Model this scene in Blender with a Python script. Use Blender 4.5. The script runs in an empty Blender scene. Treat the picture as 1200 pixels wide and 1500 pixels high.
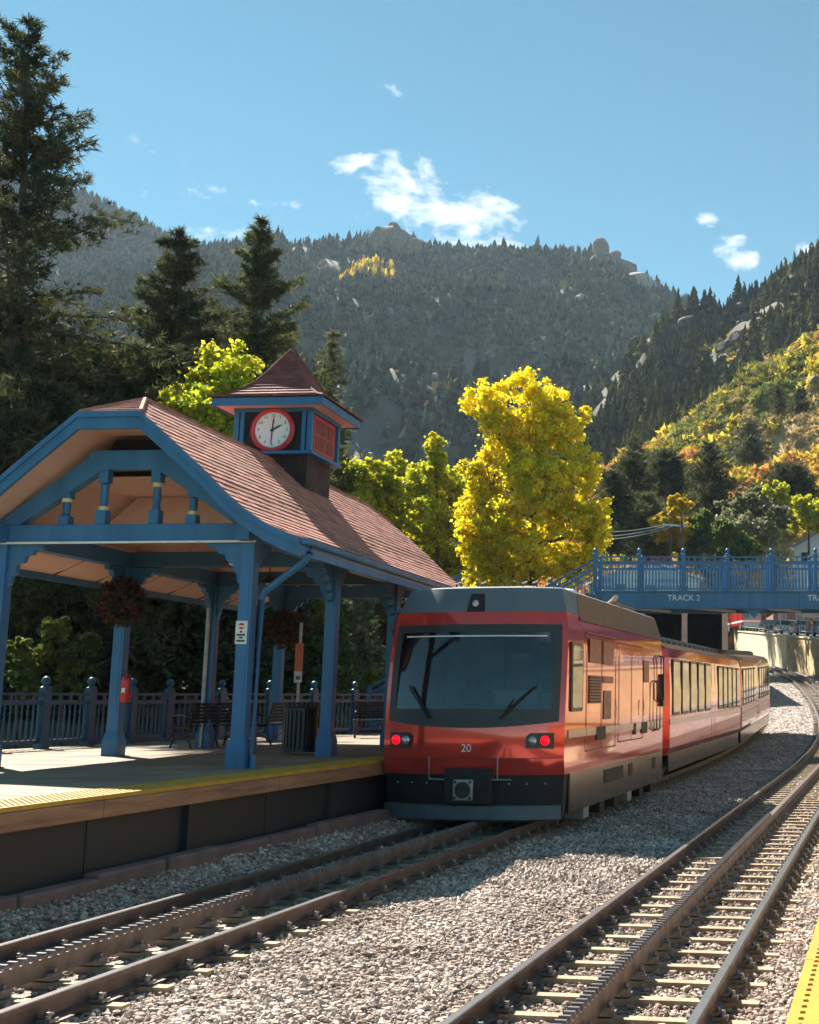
import bpy, math, random
import numpy as np
from mathutils import Vector, Matrix, Euler
R_ = math.radians
rng = np.random.default_rng(7); random.seed(7)
scene = bpy.context.scene
col = scene.collection

# ------------------------------------------------------------------ camera
CAM_Z = 2.12
PITCH = math.atan(270/1750.)
cd = bpy.data.cameras.new('camera'); cam = bpy.data.objects.new('camera', cd); col.objects.link(cam)
cam.location = (0, 0, CAM_Z); cam.rotation_euler = (math.pi/2 + PITCH, 0, 0)
cd.sensor_fit = 'HORIZONTAL'; cd.sensor_width = 36; cd.lens = 36*1750/1200.
cd.shift_x = -420/1200.; cd.shift_y = 0.0
cd.clip_start = 0.1; cd.clip_end = 20000
scene.camera = cam

# ------------------------------------------------------------------ light
SUN_AZ, SUN_EL = -42.6, 45.0        # degrees, azimuth from +Y towards +X
w = bpy.data.worlds.new('World'); scene.world = w; w.use_nodes = True
wt = w.node_tree; wn = wt.nodes; wl = wt.links
for n in list(wn): wn.remove(n)
wo = wn.new('ShaderNodeOutputWorld'); bg = wn.new('ShaderNodeBackground'); bg.inputs['Strength'].default_value = 0.05
sky = wn.new('ShaderNodeTexSky'); sky.sky_type = 'NISHITA'; sky.sun_disc = False
sky.sun_elevation = R_(SUN_EL); sky.sun_rotation = R_(SUN_AZ)
sky.air_density = 0.62; sky.dust_density = 0.0; sky.ozone_density = 0.3; sky.altitude = 1900
# clouds: soft noise banks placed by direction on the sky
def wmath(op, a, b=None, c=None):
    n = wn.new('ShaderNodeMath'); n.operation = op
    for i, v in enumerate((a, b, c)):
        if v is None: continue
        if isinstance(v, (int, float)): n.inputs[i].default_value = v
        else: wl.new(v, n.inputs[i])
    return n.outputs[0]
tc = wn.new('ShaderNodeTexCoord'); sep = wn.new('ShaderNodeSeparateXYZ'); wl.new(tc.outputs['Generated'], sep.inputs[0])
az = wmath('ARCTAN2', sep.outputs[0], sep.outputs[1]); el = wmath('ARCSINE', sep.outputs[2])
cv = wn.new('ShaderNodeCombineXYZ'); wl.new(wmath('MULTIPLY', az, 1.0), cv.inputs[0]); wl.new(wmath('MULTIPLY', el, 1.7), cv.inputs[1])
nz = wn.new('ShaderNodeTexNoise'); nz.inputs['Scale'].default_value = 26; nz.inputs['Detail'].default_value = 9; nz.inputs['Roughness'].default_value = 0.62
nz.inputs['Distortion'].default_value = 0.25; wl.new(cv.outputs[0], nz.inputs['Vector'])
clouds = [  # az, el (deg), radius az, radius el, gain, tilt
    (-11.4, 21.5, 5.0, 2.7, 1.1, -0.30), (-15.2, 23.9, 3.2, 1.15, 1.05, 0.1), (-15.6, 22.2, 1.9, 0.5, 0.7, 0.25),
    (2.5, 20.9, 2.0, 1.05, 0.92, -0.25), (0.7, 22.6, 0.8, 0.5, 0.62, 0), (6.0, 20.9, 1.2, 0.8, 0.8, 0),
    (-15.0, 27.3, 0.75, 0.35, 0.8, -0.2), (-20.4, 21.9, 1.3, 0.35, 0.6, 0.1), (-24.2, 21.8, 3.2, 1.8, 0.36, -0.5),
    (-18.3, 28.6, 0.5, 0.5, 0.4, 0), (24, 23, 5, 2, 0.9, 0), (60, 26, 6, 2.5, .9, 0), (110, 25, 7, 2.5, .9, .1), (170, 24, 8, 3, .9, 0), (-70, 24, 5, 2, .9, 0), (-130, 26, 7, 3, .9, 0)]
acc = None
for (a0, e0, ra, re, g, tl) in clouds:
    da = wmath('SUBTRACT', az, R_(a0)); de = wmath('SUBTRACT', el, R_(e0))
    de = wmath('SUBTRACT', de, wmath('MULTIPLY', da, tl))
    q = wmath('ADD', wmath('POWER', wmath('ABSOLUTE', wmath('DIVIDE', da, R_(ra))), 2.0), wmath('POWER', wmath('ABSOLUTE', wmath('DIVIDE', de, R_(re))), 2.0))
    m = wmath('MULTIPLY', wmath('MAXIMUM', wmath('SUBTRACT', 1.0, q), 0.0), g)
    acc = m if acc is None else wmath('MAXIMUM', acc, m)
mk = wmath('MULTIPLY', wmath('SUBTRACT', wmath('ADD', wmath('MULTIPLY', acc, 0.62), wmath('MULTIPLY', wmath('SUBTRACT', nz.outputs[0], 0.5), 2.9)), 0.27), 1.45)
mk.node.use_clamp = True
mk2 = wmath('MULTIPLY', wmath('MULTIPLY', mk, 0.93), wmath('MINIMUM', wmath('MULTIPLY', acc, 5.0), 1.0))
tint = wn.new('ShaderNodeMixRGB'); tint.blend_type = 'MULTIPLY'; tint.inputs[0].default_value = 1; tint.inputs[2].default_value = (.82, 1.46, 1.18, 1); wl.new(sky.outputs[0], tint.inputs[1])
mixc = wn.new('ShaderNodeMixRGB'); wl.new(mk2, mixc.inputs[0]); wl.new(tint.outputs[0], mixc.inputs[1]); mixc.inputs[2].default_value = (10, 10, 9.9, 1)
wl.new(mixc.outputs[0], bg.inputs['Color']); wl.new(bg.outputs[0], wo.inputs['Surface'])

sd = bpy.data.lights.new('sun', 'SUN'); sun = bpy.data.objects.new('sun', sd); col.objects.link(sun)
sd.energy = 5.0; sd.angle = R_(0.53); sd.color = (1.0, 0.94, 0.84)
sv = Vector((math.sin(R_(SUN_AZ))*math.cos(R_(SUN_EL)), math.cos(R_(SUN_AZ))*math.cos(R_(SUN_EL)), math.sin(R_(SUN_EL))))
sun.rotation_euler = sv.to_track_quat('Z', 'Y').to_euler(); sun.location = (-30, 40, 60)
vs = scene.view_settings; vs.view_transform = 'Standard'; vs.look = 'None'; vs.gamma = 1; vs.use_curve_mapping = False
vs.exposure = 1.72
cy = scene.cycles
cy.use_denoising = True; cy.max_bounces = 7; cy.diffuse_bounces = 3; cy.glossy_bounces = 3; cy.transmission_bounces = 4; cy.transparent_max_bounces = 8
cy.volume_bounces = 0; cy.caustics_reflective = False; cy.caustics_refractive = False; cy.sample_clamp_indirect = 6

# ------------------------------------------------------------------ places
def pray(x, y):       # direction of a picture point, used only to read off bearings
    f = 1750.; F = Vector((0, math.cos(PITCH), math.sin(PITCH))); U = Vector((0, -math.sin(PITCH), math.cos(PITCH)))
    return F + Vector((1, 0, 0))*((x-1020)/f) + U*((750-y)/f)
def at(x, y, Y):
    d = pray(x, y); return Vector((0, 0, CAM_Z)) + d*(Y/d.y)
TAZ = R_(9.0); TT = Vector((math.sin(TAZ), math.cos(TAZ), 0)); TN = Vector((math.cos(TAZ), -math.sin(TAZ), 0))
CS0, CR, CU = 40.0, 300.0, -4.0
T1, T2 = -6.26, -1.95
def rise(sp): return 0.0009*max(0.0, min(sp, 85.)-30.)**2 + max(0, min(sp, 180)-85)*0.07
def trk(s, u):        # track frame -> world (x, y), heading (clockwise from +Y)
    if s <= CS0: p = TT*s + TN*u; return p.x, p.y, TAZ
    th = (s-CS0)/CR
    O = TT*CS0 + TN*(CU-CR)
    n = TN*math.cos(th) + TT*math.sin(th)
    p = O + n*(CR + (u-CU)); return p.x, p.y, TAZ-th
def trz(s, u, z=0.0):
    x, y, h = trk(s, u); return Vector((x, y, rise(x*TT.x+y*TT.y)+z))

# ------------------------------------------------------------------ materials
def mat(name, c1, c2=None, rough=0.6, metal=0.0, scale=6.0, bump=0.0, bscale=40.0, coat=0.0, spec=0.5, detail=6, island=0.0, rvar=0.15, stretch=None, coords='Object', blend=(0.35, 0.65)):
    m = bpy.data.materials.new(name); m.use_nodes = True; t = m.node_tree; b = t.nodes['Principled BSDF']
    b.inputs['Roughness'].default_value = rough; b.inputs['Metallic'].default_value = metal
    b.inputs['Coat Weight'].default_value = coat; b.inputs['Specular IOR Level'].default_value = spec
    L = t.links; N = t.nodes
    tcn = N.new('ShaderNodeTexCoord' if coords != 'Position' else 'ShaderNodeNewGeometry'); vec = tcn.outputs[coords]
    if stretch:
        mp = N.new('ShaderNodeMapping'); mp.inputs['Scale'].default_value = stretch; L.new(vec, mp.inputs[0]); vec = mp.outputs[0]
    if c2 is None: c2 = tuple(v*0.8 for v in c1)
    nn = N.new('ShaderNodeTexNoise'); nn.inputs['Scale'].default_value = scale; nn.inputs['Detail'].default_value = detail; nn.inputs['Roughness'].default_value = 0.6
    L.new(vec, nn.inputs['Vector'])
    mr = N.new('ShaderNodeMapRange'); mr.inputs[1].default_value = blend[0]; mr.inputs[2].default_value = blend[1]; L.new(nn.outputs[0], mr.inputs[0])
    mx = N.new('ShaderNodeMixRGB'); mx.inputs[1].default_value = (*c1, 1); mx.inputs[2].default_value = (*c2, 1); L.new(mr.outputs[0], mx.inputs[0])
    outc = mx.outputs[0]
    if island:
        ge = N.new('ShaderNodeNewGeometry'); hs = N.new('ShaderNodeHueSaturation'); L.new(outc, hs.inputs['Color'])
        m1 = N.new('ShaderNodeMapRange'); m1.inputs[3].default_value = 1-island; m1.inputs[4].default_value = 1+island; oi = N.new('ShaderNodeObjectInfo'); ad = N.new('ShaderNodeMath'); ad.operation = 'ADD'; fr = N.new('ShaderNodeMath'); fr.operation = 'FRACT'; L.new(ge.outputs['Random Per Island'], ad.inputs[0]); L.new(oi.outputs['Random'], ad.inputs[1]); L.new(ad.outputs[0], fr.inputs[0]); L.new(fr.outputs[0], m1.inputs[0]); L.new(m1.outputs[0], hs.inputs['Value'])
        outc = hs.outputs[0]
    L.new(outc, b.inputs['Base Color'])
    if rvar:
        m2 = N.new('ShaderNodeMapRange'); m2.inputs[3].default_value = max(0.02, rough-rvar); m2.inputs[4].default_value = min(1, rough+rvar); L.new(nn.outputs[0], m2.inputs[0]); L.new(m2.outputs[0], b.inputs['Roughness'])
    if bump:
        n2 = N.new('ShaderNodeTexNoise'); n2.inputs['Scale'].default_value = bscale; n2.inputs['Detail'].default_value = 5; L.new(vec, n2.inputs['Vector'])
        bp = N.new('ShaderNodeBump'); bp.inputs['Strength'].default_value = bump; bp.inputs['Distance'].default_value = 0.02; L.new(n2.outputs[0], bp.inputs['Height']); L.new(bp.outputs[0], b.inputs['Normal'])
    return m
def leafmat(name, c1, c2, trans=0.45, scale=0.7, vary=0.35, hue=0.02, gloss=0.03):
    m = bpy.data.materials.new(name); m.use_nodes = True; t = m.node_tree; N = t.nodes; L = t.links
    b = N['Principled BSDF']; N.remove(b); out = N['Material Output']
    ge = N.new('ShaderNodeNewGeometry'); nn = N.new('ShaderNodeTexNoise'); nn.inputs['Scale'].default_value = scale; nn.inputs['Detail'].default_value = 3
    L.new(ge.outputs['Position'], nn.inputs['Vector'])
    mr = N.new('ShaderNodeMapRange'); mr.inputs[1].default_value = 0.35; mr.inputs[2].default_value = 0.65; L.new(nn.outputs[0], mr.inputs[0])
    mx = N.new('ShaderNodeMixRGB'); mx.inputs[1].default_value = (*c1, 1); mx.inputs[2].default_value = (*c2, 1); L.new(mr.outputs[0], mx.inputs[0])
    hs = N.new('ShaderNodeHueSaturation'); L.new(mx.outputs[0], hs.inputs['Color'])
    m1 = N.new('ShaderNodeMapRange'); m1.inputs[3].default_value = 1-vary; m1.inputs[4].default_value = 1+vary; oi = N.new('ShaderNodeObjectInfo'); ad = N.new('ShaderNodeMath'); ad.operation = 'ADD'; fr = N.new('ShaderNodeMath'); fr.operation = 'FRACT'; L.new(ge.outputs['Random Per Island'], ad.inputs[0]); L.new(oi.outputs['Random'], ad.inputs[1]); L.new(ad.outputs[0], fr.inputs[0]); L.new(fr.outputs[0], m1.inputs[0]); L.new(m1.outputs[0], hs.inputs['Value'])
    m3 = N.new('ShaderNodeMapRange'); m3.inputs[3].default_value = 0.5-hue; m3.inputs[4].default_value = 0.5+hue; L.new(ge.outputs['Random Per Island'], m3.inputs[0]); L.new(m3.outputs[0], hs.inputs['Hue'])
    d = N.new('ShaderNodeBsdfDiffuse'); tr = N.new('ShaderNodeBsdfTranslucent'); g = N.new('ShaderNodeBsdfGlossy'); g.inputs['Roughness'].default_value = 0.45; g.inputs['Color'].default_value = (.6, .6, .6, 1)
    L.new(hs.outputs[0], d.inputs[0]); L.new(hs.outputs[0], tr.inputs[0])
    a = N.new('ShaderNodeMixShader'); a.inputs[0].default_value = trans; L.new(d.outputs[0], a.inputs[1]); L.new(tr.outputs[0], a.inputs[2])
    c = N.new('ShaderNodeMixShader'); c.inputs[0].default_value = gloss; L.new(a.outputs[0], c.inputs[1]); L.new(g.outputs[0], c.inputs[2])
    L.new(c.outputs[0], out.inputs[0]); return m
def glow(name, c, s, base=(.1, .1, .1)):
    m = mat(name, base, rough=0.2); b = m.node_tree.nodes['Principled BSDF']; b.inputs['Emission Color'].default_value = (*c, 1); b.inputs['Emission Strength'].default_value = s; return m

M = {}
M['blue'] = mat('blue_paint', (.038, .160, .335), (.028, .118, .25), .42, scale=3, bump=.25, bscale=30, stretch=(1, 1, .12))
M['blue_shaded'] = mat('blue_paint_shaded', (.024, .085, .15), (.018, .065, .115), .45, scale=3)  # darkened copy of the blue paint, holds the fence's shade in its colour
M['cream'] = mat('cream_paint', (.72, .62, .33), rough=.5)
M['soffit'] = mat('pink_board', (.62, .42, .34), (.54, .35, .275), .6, scale=2.5, stretch=(1, .15, 1), bump=.1)
M['shingle'] = mat('red_shingle', (.46, .20, .145), (.35, .14, .10), .85, scale=1.2, bump=.5, bscale=60, island=.28)
M['shingle_dark'] = mat('old_red_shingle', (.24, .075, .058), (.17, .053, .044), .85, scale=2, bump=.5, bscale=60, island=.25)
M['white'] = mat('white_paint', (.78, .78, .76), rough=.4)
M['black'] = mat('black_metal', (.018, .018, .02), (.03, .03, .03), .4, scale=8)
M['black_matte'] = mat('black_rubber', (.014, .014, .014), rough=.8)
M['red_paint'] = mat('red_paint', (.55, .03, .03), rough=.35, scale=4)
M['clock'] = mat('clock_white', (.8, .8, .78), (.72, .72, .69), .35, scale=3)
M['darkwood'] = mat('dark_shingle_wall', (.05, .026, .022), (.035, .018, .016), .8, scale=3, island=.3, bump=.3)
M['train_red'] = mat('train_red_gloss', (.72, .062, .046), (.60, .05, .038), .11, metal=.48, scale=1.1, rvar=.04, coat=.7, bump=.012, bscale=1.3)
M['train_front'] = mat('train_red_front', (.52, .03, .032), (.46, .026, .028), .28, metal=.15, scale=1.6, rvar=.06, coat=.35)
M['train_grey'] = mat('train_grey', (.11, .145, .17), (.09, .12, .145), .6, scale=2)
M['train_black'] = mat('train_black', (.010, .012, .013), (.018, .02, .02), .55, scale=3, spec=.25)
M['plow'] = mat('plow_grey', (.10, .135, .16), (.075, .10, .12), .5, scale=4, metal=.2)
M['train_roof'] = mat('train_roof_brown', (.13, .065, .048), (.17, .10, .07), .35, scale=2.4, metal=.45)
M['glass_dark'] = mat('dark_glass', (.02, .032, .038), rough=.04, rvar=0, spec=.6, coat=.3)
M['cab_grey'] = mat('cab_interior_grey', (.20, .22, .23), (.16, .18, .19), .6, scale=3)
M['glass_inner'] = mat('windscreen_glass', (.028, .042, .048), (.024, .036, .042), rough=.06, rvar=0, spec=.5)
def glassmat(name, tint, refl=.10):
    m = bpy.data.materials.new(name); m.use_nodes = True; t = m.node_tree; N = t.nodes; L = t.links; N.remove(N['Principled BSDF']); out = N['Material Output']
    fr = N.new('ShaderNodeFresnel'); fr.inputs['IOR'].default_value = 1.5; tr = N.new('ShaderNodeBsdfTransparent'); tr.inputs[0].default_value = (*tint, 1); g = N.new('ShaderNodeBsdfGlossy'); g.inputs['Roughness'].default_value = .03; g.inputs[0].default_value = (1, 1, 1, 1)
    ad = N.new('ShaderNodeMath'); ad.operation = 'ADD'; ad.inputs[1].default_value = refl; ad.use_clamp = True; L.new(fr.outputs[0], ad.inputs[0]); mx = N.new('ShaderNodeMixShader'); L.new(ad.outputs[0], mx.inputs[0]); L.new(tr.outputs[0], mx.inputs[1]); L.new(g.outputs[0], mx.inputs[2]); L.new(mx.outputs[0], out.inputs[0]); return m
M['windscreen'] = glassmat('tinted_windscreen', (.46, .54, .56), .03)
M['clapboard'] = mat('tan_clapboard', (.62, .44, .22), (.54, .37, .18), .7, scale=2, bump=.2)
M['stripe'] = mat('stripe_silver', (.52, .42, .40), rough=.18, metal=.6, rvar=.03)
M['grille'] = mat('grille_maroon', (.19, .03, .03), rough=.4, metal=.3)
M['skirt_silver'] = mat('skirt_metal', (.34, .27, .22), (.16, .14, .13), .2, metal=.75, scale=2.2, rvar=.1, bump=.04, bscale=2.0)
M['steel'] = mat('rail_steel', (.15, .115, .105), (.095, .07, .062), .5, metal=.45, scale=5, bump=.15)
M['rail_top'] = mat('polished_rail', (.66, .64, .64), (.48, .45, .45), .24, metal=.85, scale=5, rvar=.08)
M['rack'] = mat('rack_steel', (.24, .20, .19), (.15, .115, .10), .45, metal=.5, scale=6, bump=.15)
M['sleeper'] = mat('sleeper_timber', (.42, .32, .205), (.28, .21, .14), .85, scale=4, bump=.4, bscale=30)
M['clip'] = mat('clip_steel', (.26, .24, .23), (.17, .15, .14), .5, metal=.6, scale=30)
M['yellow'] = mat('yellow_tactile', (.50, .28, .022), (.38, .21, .022), .6, scale=4)
M['deck'] = mat('deck_boards', (.29, .21, .13), (.17, .12, .08), .8, scale=.9, island=.10, bump=.2)
M['fascia'] = mat('brown_timber', (.36, .19, .10), (.19, .095, .055), .7, scale=2.2, stretch=(1.5, .5, 7), bump=.3, bscale=8)
M['skirt'] = mat('dark_skirt', (.022, .022, .024), (.03, .03, .032), .6, scale=3)
M['kerb'] = mat('red_stone_kerb', (.20, .125, .11), (.12, .085, .08), .85, scale=3, bump=.5, bscale=10)
M['stone'] = mat('ballast_stone', (.48, .395, .335), (.30, .225, .185), .85, scale=1.1, coords='Position', island=.5, detail=2)
M['stone_rust'] = mat('rusty_ballast_stone', (.38, .285, .225), (.22, .16, .125), .85, scale=1.5, coords='Position', island=.5, detail=2)
M['ballast_ground'] = mat('ballast_ground', (.40, .34, .295), (.19, .16, .14), .95, scale=16, bump=1.0, bscale=32, detail=8, coords='Object')
M['ground'] = mat('dry_ground', (.085, .075, .04), (.05, .055, .026), .95, scale=.4, bump=.5, bscale=3, detail=8)
M['forest_floor'] = mat('forest_floor', (.085, .07, .036), (.05, .046, .024), .95, scale=.03, detail=10)
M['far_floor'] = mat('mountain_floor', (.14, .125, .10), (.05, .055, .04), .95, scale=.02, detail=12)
M['hill_floor'] = mat('hill_floor', (.36, .26, .10), (.28, .15, .06), .95, scale=.035, detail=10)
M['rock'] = mat('granite_rock', (.24, .17, .12), (.13, .095, .075), .9, scale=.35, bump=1.0, bscale=1.2, detail=8)
M['rock_brown'] = mat('brown_granite', (.10, .073, .054), (.06, .045, .036), .9, scale=.35, bump=1.0, bscale=1.2, detail=8)
M['rock_pale'] = mat('pale_granite', (.36, .31, .27), (.24, .205, .185), .9, scale=.3, bump=1.0, bscale=.9, detail=8)
M['bark'] = mat('bark', (.15, .095, .065), (.075, .05, .038), .95, scale=5, stretch=(3, 3, .5), bump=.8, bscale=10)
M['bark_light'] = mat('bark_brown', (.15, .10, .065), (.08, .055, .04), .95, scale=5, stretch=(3, 3, .5), bump=.8, bscale=10)
M['fir'] = leafmat('fir_needles', (.075, .09, .032), (.14, .14, .05), .45, scale=.5, vary=.45)
M['fir_dark'] = leafmat('fir_needles_dark', (.05, .062, .026), (.10, .10, .04), .4, scale=.5, vary=.45)
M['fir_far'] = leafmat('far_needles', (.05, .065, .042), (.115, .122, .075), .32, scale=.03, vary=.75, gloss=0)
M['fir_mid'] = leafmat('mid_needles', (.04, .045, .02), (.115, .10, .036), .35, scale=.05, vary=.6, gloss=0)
M['leaf_yellow'] = leafmat('yellow_leaves', (.92, .76, .03), (.76, .67, .03), .66, scale=.55, vary=.35, hue=.018)
M['leaf_gold'] = leafmat('gold_leaves', (.62, .42, .015), (.48, .33, .02), .55, scale=.7, vary=.3)
M['leaf_lime'] = leafmat('lime_leaves', (.46, .50, .03), (.66, .58, .035), .55, scale=.5, vary=.35)
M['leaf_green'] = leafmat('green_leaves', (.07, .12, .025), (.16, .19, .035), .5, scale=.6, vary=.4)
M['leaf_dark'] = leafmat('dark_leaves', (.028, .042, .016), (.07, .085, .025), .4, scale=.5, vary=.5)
M['leaf_pale'] = leafmat('pale_leaves', (.22, .25, .11), (.26, .22, .13), .45, scale=.5, vary=.35)
M['shrub'] = None
M['concrete'] = mat('pale_concrete', (.64, .54, .37), (.54, .45, .31), .85, scale=.6, bump=.2, bscale=6, stretch=(1, 1, .3))
M['stonewall'] = mat('yellow_stone_wall', (.60, .46, .23), (.34, .25, .13), .9, scale=1.6, bump=1.0, bscale=2.4, detail=4)
M['asphalt'] = mat('asphalt', (.055, .055, .06), (.04, .04, .044), .9, scale=3, bump=.2)
M['cargrey'] = mat('car_grey', (.25, .27, .30), rough=.2, metal=.4, coat=.6)
M['carwhite'] = mat('car_white', (.75, .76, .78), rough=.2, coat=.6)
M['cardark'] = mat('car_dark', (.03, .035, .045), rough=.2, coat=.6)
M['carred'] = mat('car_red', (.5, .03, .025), rough=.2, coat=.6)
M['carblue'] = mat('car_blue', (.10, .2, .33), rough=.2, coat=.6)
M['brick'] = mat('brick_wall', (.30, .15, .095), (.24, .12, .08), .85, scale=2, bump=.3)
M['flower'] = leafmat('flower_leaves', (.03, .05, .02), (.11, .025, .03), .3, scale=6, vary=.5)
M['lamp_red'] = glow('red_lamp', (1, .0, .01), .75, (.35, .01, .01))
M['lamp_clear'] = mat('clear_lamp', (.45, .47, .47), rough=.15, metal=.6)
M['orange'] = mat('orange_sign', (.75, .16, .06), rough=.5)
M['metal_grey'] = mat('galvanised', (.36, .36, .36), (.28, .28, .28), .45, metal=.6)
M['tan_metal'] = mat('tan_pipe', (.55, .43, .27), rough=.4, metal=.3)

# ------------------------------------------------------------------ mesh helpers
class MB:
    def __init__(s): s.v = []; s.f = []; s.sm = []
    def add(s, vs_, fs, smooth=False):
        o = len(s.v); s.v += [tuple(q) for q in vs_]; s.f += [tuple(i+o for i in f) for f in fs]; s.sm += [smooth]*len(fs); return s
    def box(s, x0, x1, y0, y1, z0, z1):
        return s.add([(x0,y0,z0),(x1,y0,z0),(x1,y1,z0),(x0,y1,z0),(x0,y0,z1),(x1,y0,z1),(x1,y1,z1),(x0,y1,z1)],
                     [(0,3,2,1),(4,5,6,7),(0,1,5,4),(1,2,6,5),(2,3,7,6),(3,0,4,7)])
    def beam(s, a, b, w_, h_, up=(0,0,1)):
        a = Vector(a); b = Vector(b); d = (b-a).normalized(); up = Vector(up)
        sd_ = d.cross(up)
        if sd_.length < 1e-4: sd_ = d.cross(Vector((1,0,0)))
        sd_.normalize(); u = sd_.cross(d)
        p = [q + sd_*i*w_/2 + u*j*h_/2 for q in (a, b) for i, j in ((-1,-1),(1,-1),(1,1),(-1,1))]
        return s.add(p, [(0,1,2,3),(7,6,5,4),(0,4,5,1),(1,5,6,2),(2,6,7,3),(3,7,4,0)])
    def tube(s, pts, r, n=8, cap=True):
        pts = [Vector(p) for p in pts]; rs = r if isinstance(r, (list, tuple)) else [r]*len(pts)
        vs_ = []
        for i, p in enumerate(pts):
            d = (pts[min(i+1, len(pts)-1)] - pts[max(i-1, 0)]).normalized()
            a = d.cross(Vector((0,0,1)));
            if a.length < 1e-3: a = d.cross(Vector((1,0,0)))
            a.normalize(); b = d.cross(a)
            for k in range(n):
                t = 2*math.pi*k/n; vs_.append(p + (a*math.cos(t) + b*math.sin(t))*rs[i])
        fs = [(i*n+k, i*n+(k+1)%n, (i+1)*n+(k+1)%n, (i+1)*n+k) for i in range(len(pts)-1) for k in range(n)]
        s.add(vs_, fs, True)
        if cap:
            o = len(s.v)-len(vs_); s.f.append(tuple(o+k for k in range(n))[::-1]); s.sm.append(False)
            s.f.append(tuple(o+(len(pts)-1)*n+k for k in range(n))); s.sm.append(False)
        return s
    def lathe(s, prof, n=12, c=(0,0,0), axis='z'):
        vs_ = []
        for r, h in prof:
            for k in range(n):
                t = 2*math.pi*k/n; a, b = r*math.cos(t), r*math.sin(t)
                q = (a, b, h) if axis == 'z' else ((a, h, b) if axis == 'y' else (h, a, b))
                vs_.append((q[0]+c[0], q[1]+c[1], q[2]+c[2]))
        fs = [(i*n+k, i*n+(k+1)%n, (i+1)*n+(k+1)%n, (i+1)*n+k) for i in range(len(prof)-1) for k in range(n)]
        s.add(vs_, fs, True); o = len(s.v)-len(vs_)
        s.f.append(tuple(o+k for k in range(n))[::-1]); s.sm.append(False); s.f.append(tuple(o+(len(prof)-1)*n+k for k in range(n))); s.sm.append(False)
        return s
    def prism(s, poly, h0, h1, axis='y'):   # poly of (a,b); axis the extrusion axis
        def q(a, b, h): return (a, h, b) if axis == 'y' else ((a, b, h) if axis == 'z' else (h, a, b))
        n = len(poly); vs_ = [q(a, b, h0) for a, b in poly] + [q(a, b, h1) for a, b in poly]
        return s.add(vs_, [tuple(range(n)), tuple(range(2*n-1, n-1, -1))] + [(i, n+i, n+(i+1)%n, (i+1)%n) for i in range(n)])
    def sheet(s, rows, smooth=True):
        nc = len(rows[0]); vs_ = [p for r in rows for p in r]
        return s.add(vs_, [(i*nc+k, i*nc+k+1, (i+1)*nc+k+1, (i+1)*nc+k) for i in range(len(rows)-1) for k in range(nc-1)], smooth)
    def mesh(s, name, m):
        me = bpy.data.meshes.new(name); me.from_pydata(s.v, [], s.f)
        me.polygons.foreach_set('use_smooth', s.sm)
        if m is not None: me.materials.append(m)
        if any(s.sm): me.set_sharp_from_angle(angle=R_(40))
        me.update(); return me
    def build(s, name, m, parent=None, bevel=0.0, fix=True):
        me = s.mesh(name, m)
        if fix:
            import bmesh
            bm = bmesh.new(); bm.from_mesh(me); bmesh.ops.recalc_face_normals(bm, faces=bm.faces); bm.to_mesh(me); bm.free()
        return link(name, me, parent, bevel)
def link(name, me, parent=None, bevel=0.0):
    o = bpy.data.objects.new(name, me); col.objects.link(o)
    if parent: o.parent = parent
    if bevel:
        b = o.modifiers.new('bevel', 'BEVEL'); b.width = bevel; b.segments = 2; b.limit_method = 'ANGLE'; b.angle_limit = R_(40)
    return o
def npmesh(name, V, Fq, m, parent=None, smooth=False):
    me = bpy.data.meshes.new(name); nv = len(V); k = Fq.shape[1]; nf = len(Fq)
    me.vertices.add(nv); me.vertices.foreach_set('co', np.ascontiguousarray(V, dtype=np.float32).ravel())
    me.loops.add(nf*k); me.loops.foreach_set('vertex_index', np.ascontiguousarray(Fq, dtype=np.int32).ravel())
    me.polygons.add(nf); me.polygons.foreach_set('loop_start', np.arange(0, nf*k, k, dtype=np.int32))
    try: me.polygons.foreach_set('loop_total', np.full(nf, k, dtype=np.int32))
    except Exception: pass
    me.polygons.foreach_set('use_smooth', np.full(nf, smooth))
    me.materials.append(m); me.update(calc_edges=True); me.validate()
    return link(name, me, parent)
def tag(o, label=None, cat=None, group=None, kind=None):
    if label: o['label'] = label
    if cat: o['category'] = cat
    if group: o['group'] = group
    if kind: o['kind'] = kind
    return o
def empty(name, loc, rz=0.0, label=None, cat=None, group=None, kind=None):
    o = bpy.data.objects.new(name, None); o.location = loc; o.rotation_euler = (0, 0, rz); o.empty_display_size = .2; col.objects.link(o)
    return tag(o, label, cat, group, kind)
def textmesh(txt, size, depth=0.004, align='CENTER'):
    c = bpy.data.curves.new('t', 'FONT'); c.body = txt; c.size = size; c.extrude = depth/2; c.align_x = align; c.align_y = 'CENTER'; c.resolution_u = 3
    o = bpy.data.objects.new('t', c); col.objects.link(o)
    dg = bpy.context.evaluated_depsgraph_get(); me = bpy.data.meshes.new_from_object(o.evaluated_get(dg))
    bpy.data.objects.remove(o); bpy.data.curves.remove(c); return me
def lettering(name, txt, size, m, parent, loc, rot, depth=.004):
    me = textmesh(txt, size, depth); me.materials.clear(); me.materials.append(m)
    o = link(name, me, parent); o.location = loc; o.rotation_euler = rot; return o
def copy_tree(o, parent=None):
    c = o.copy(); col.objects.link(c); c.parent = parent
    for ch in list(o.children): copy_tree(ch, c)
    return c

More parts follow.
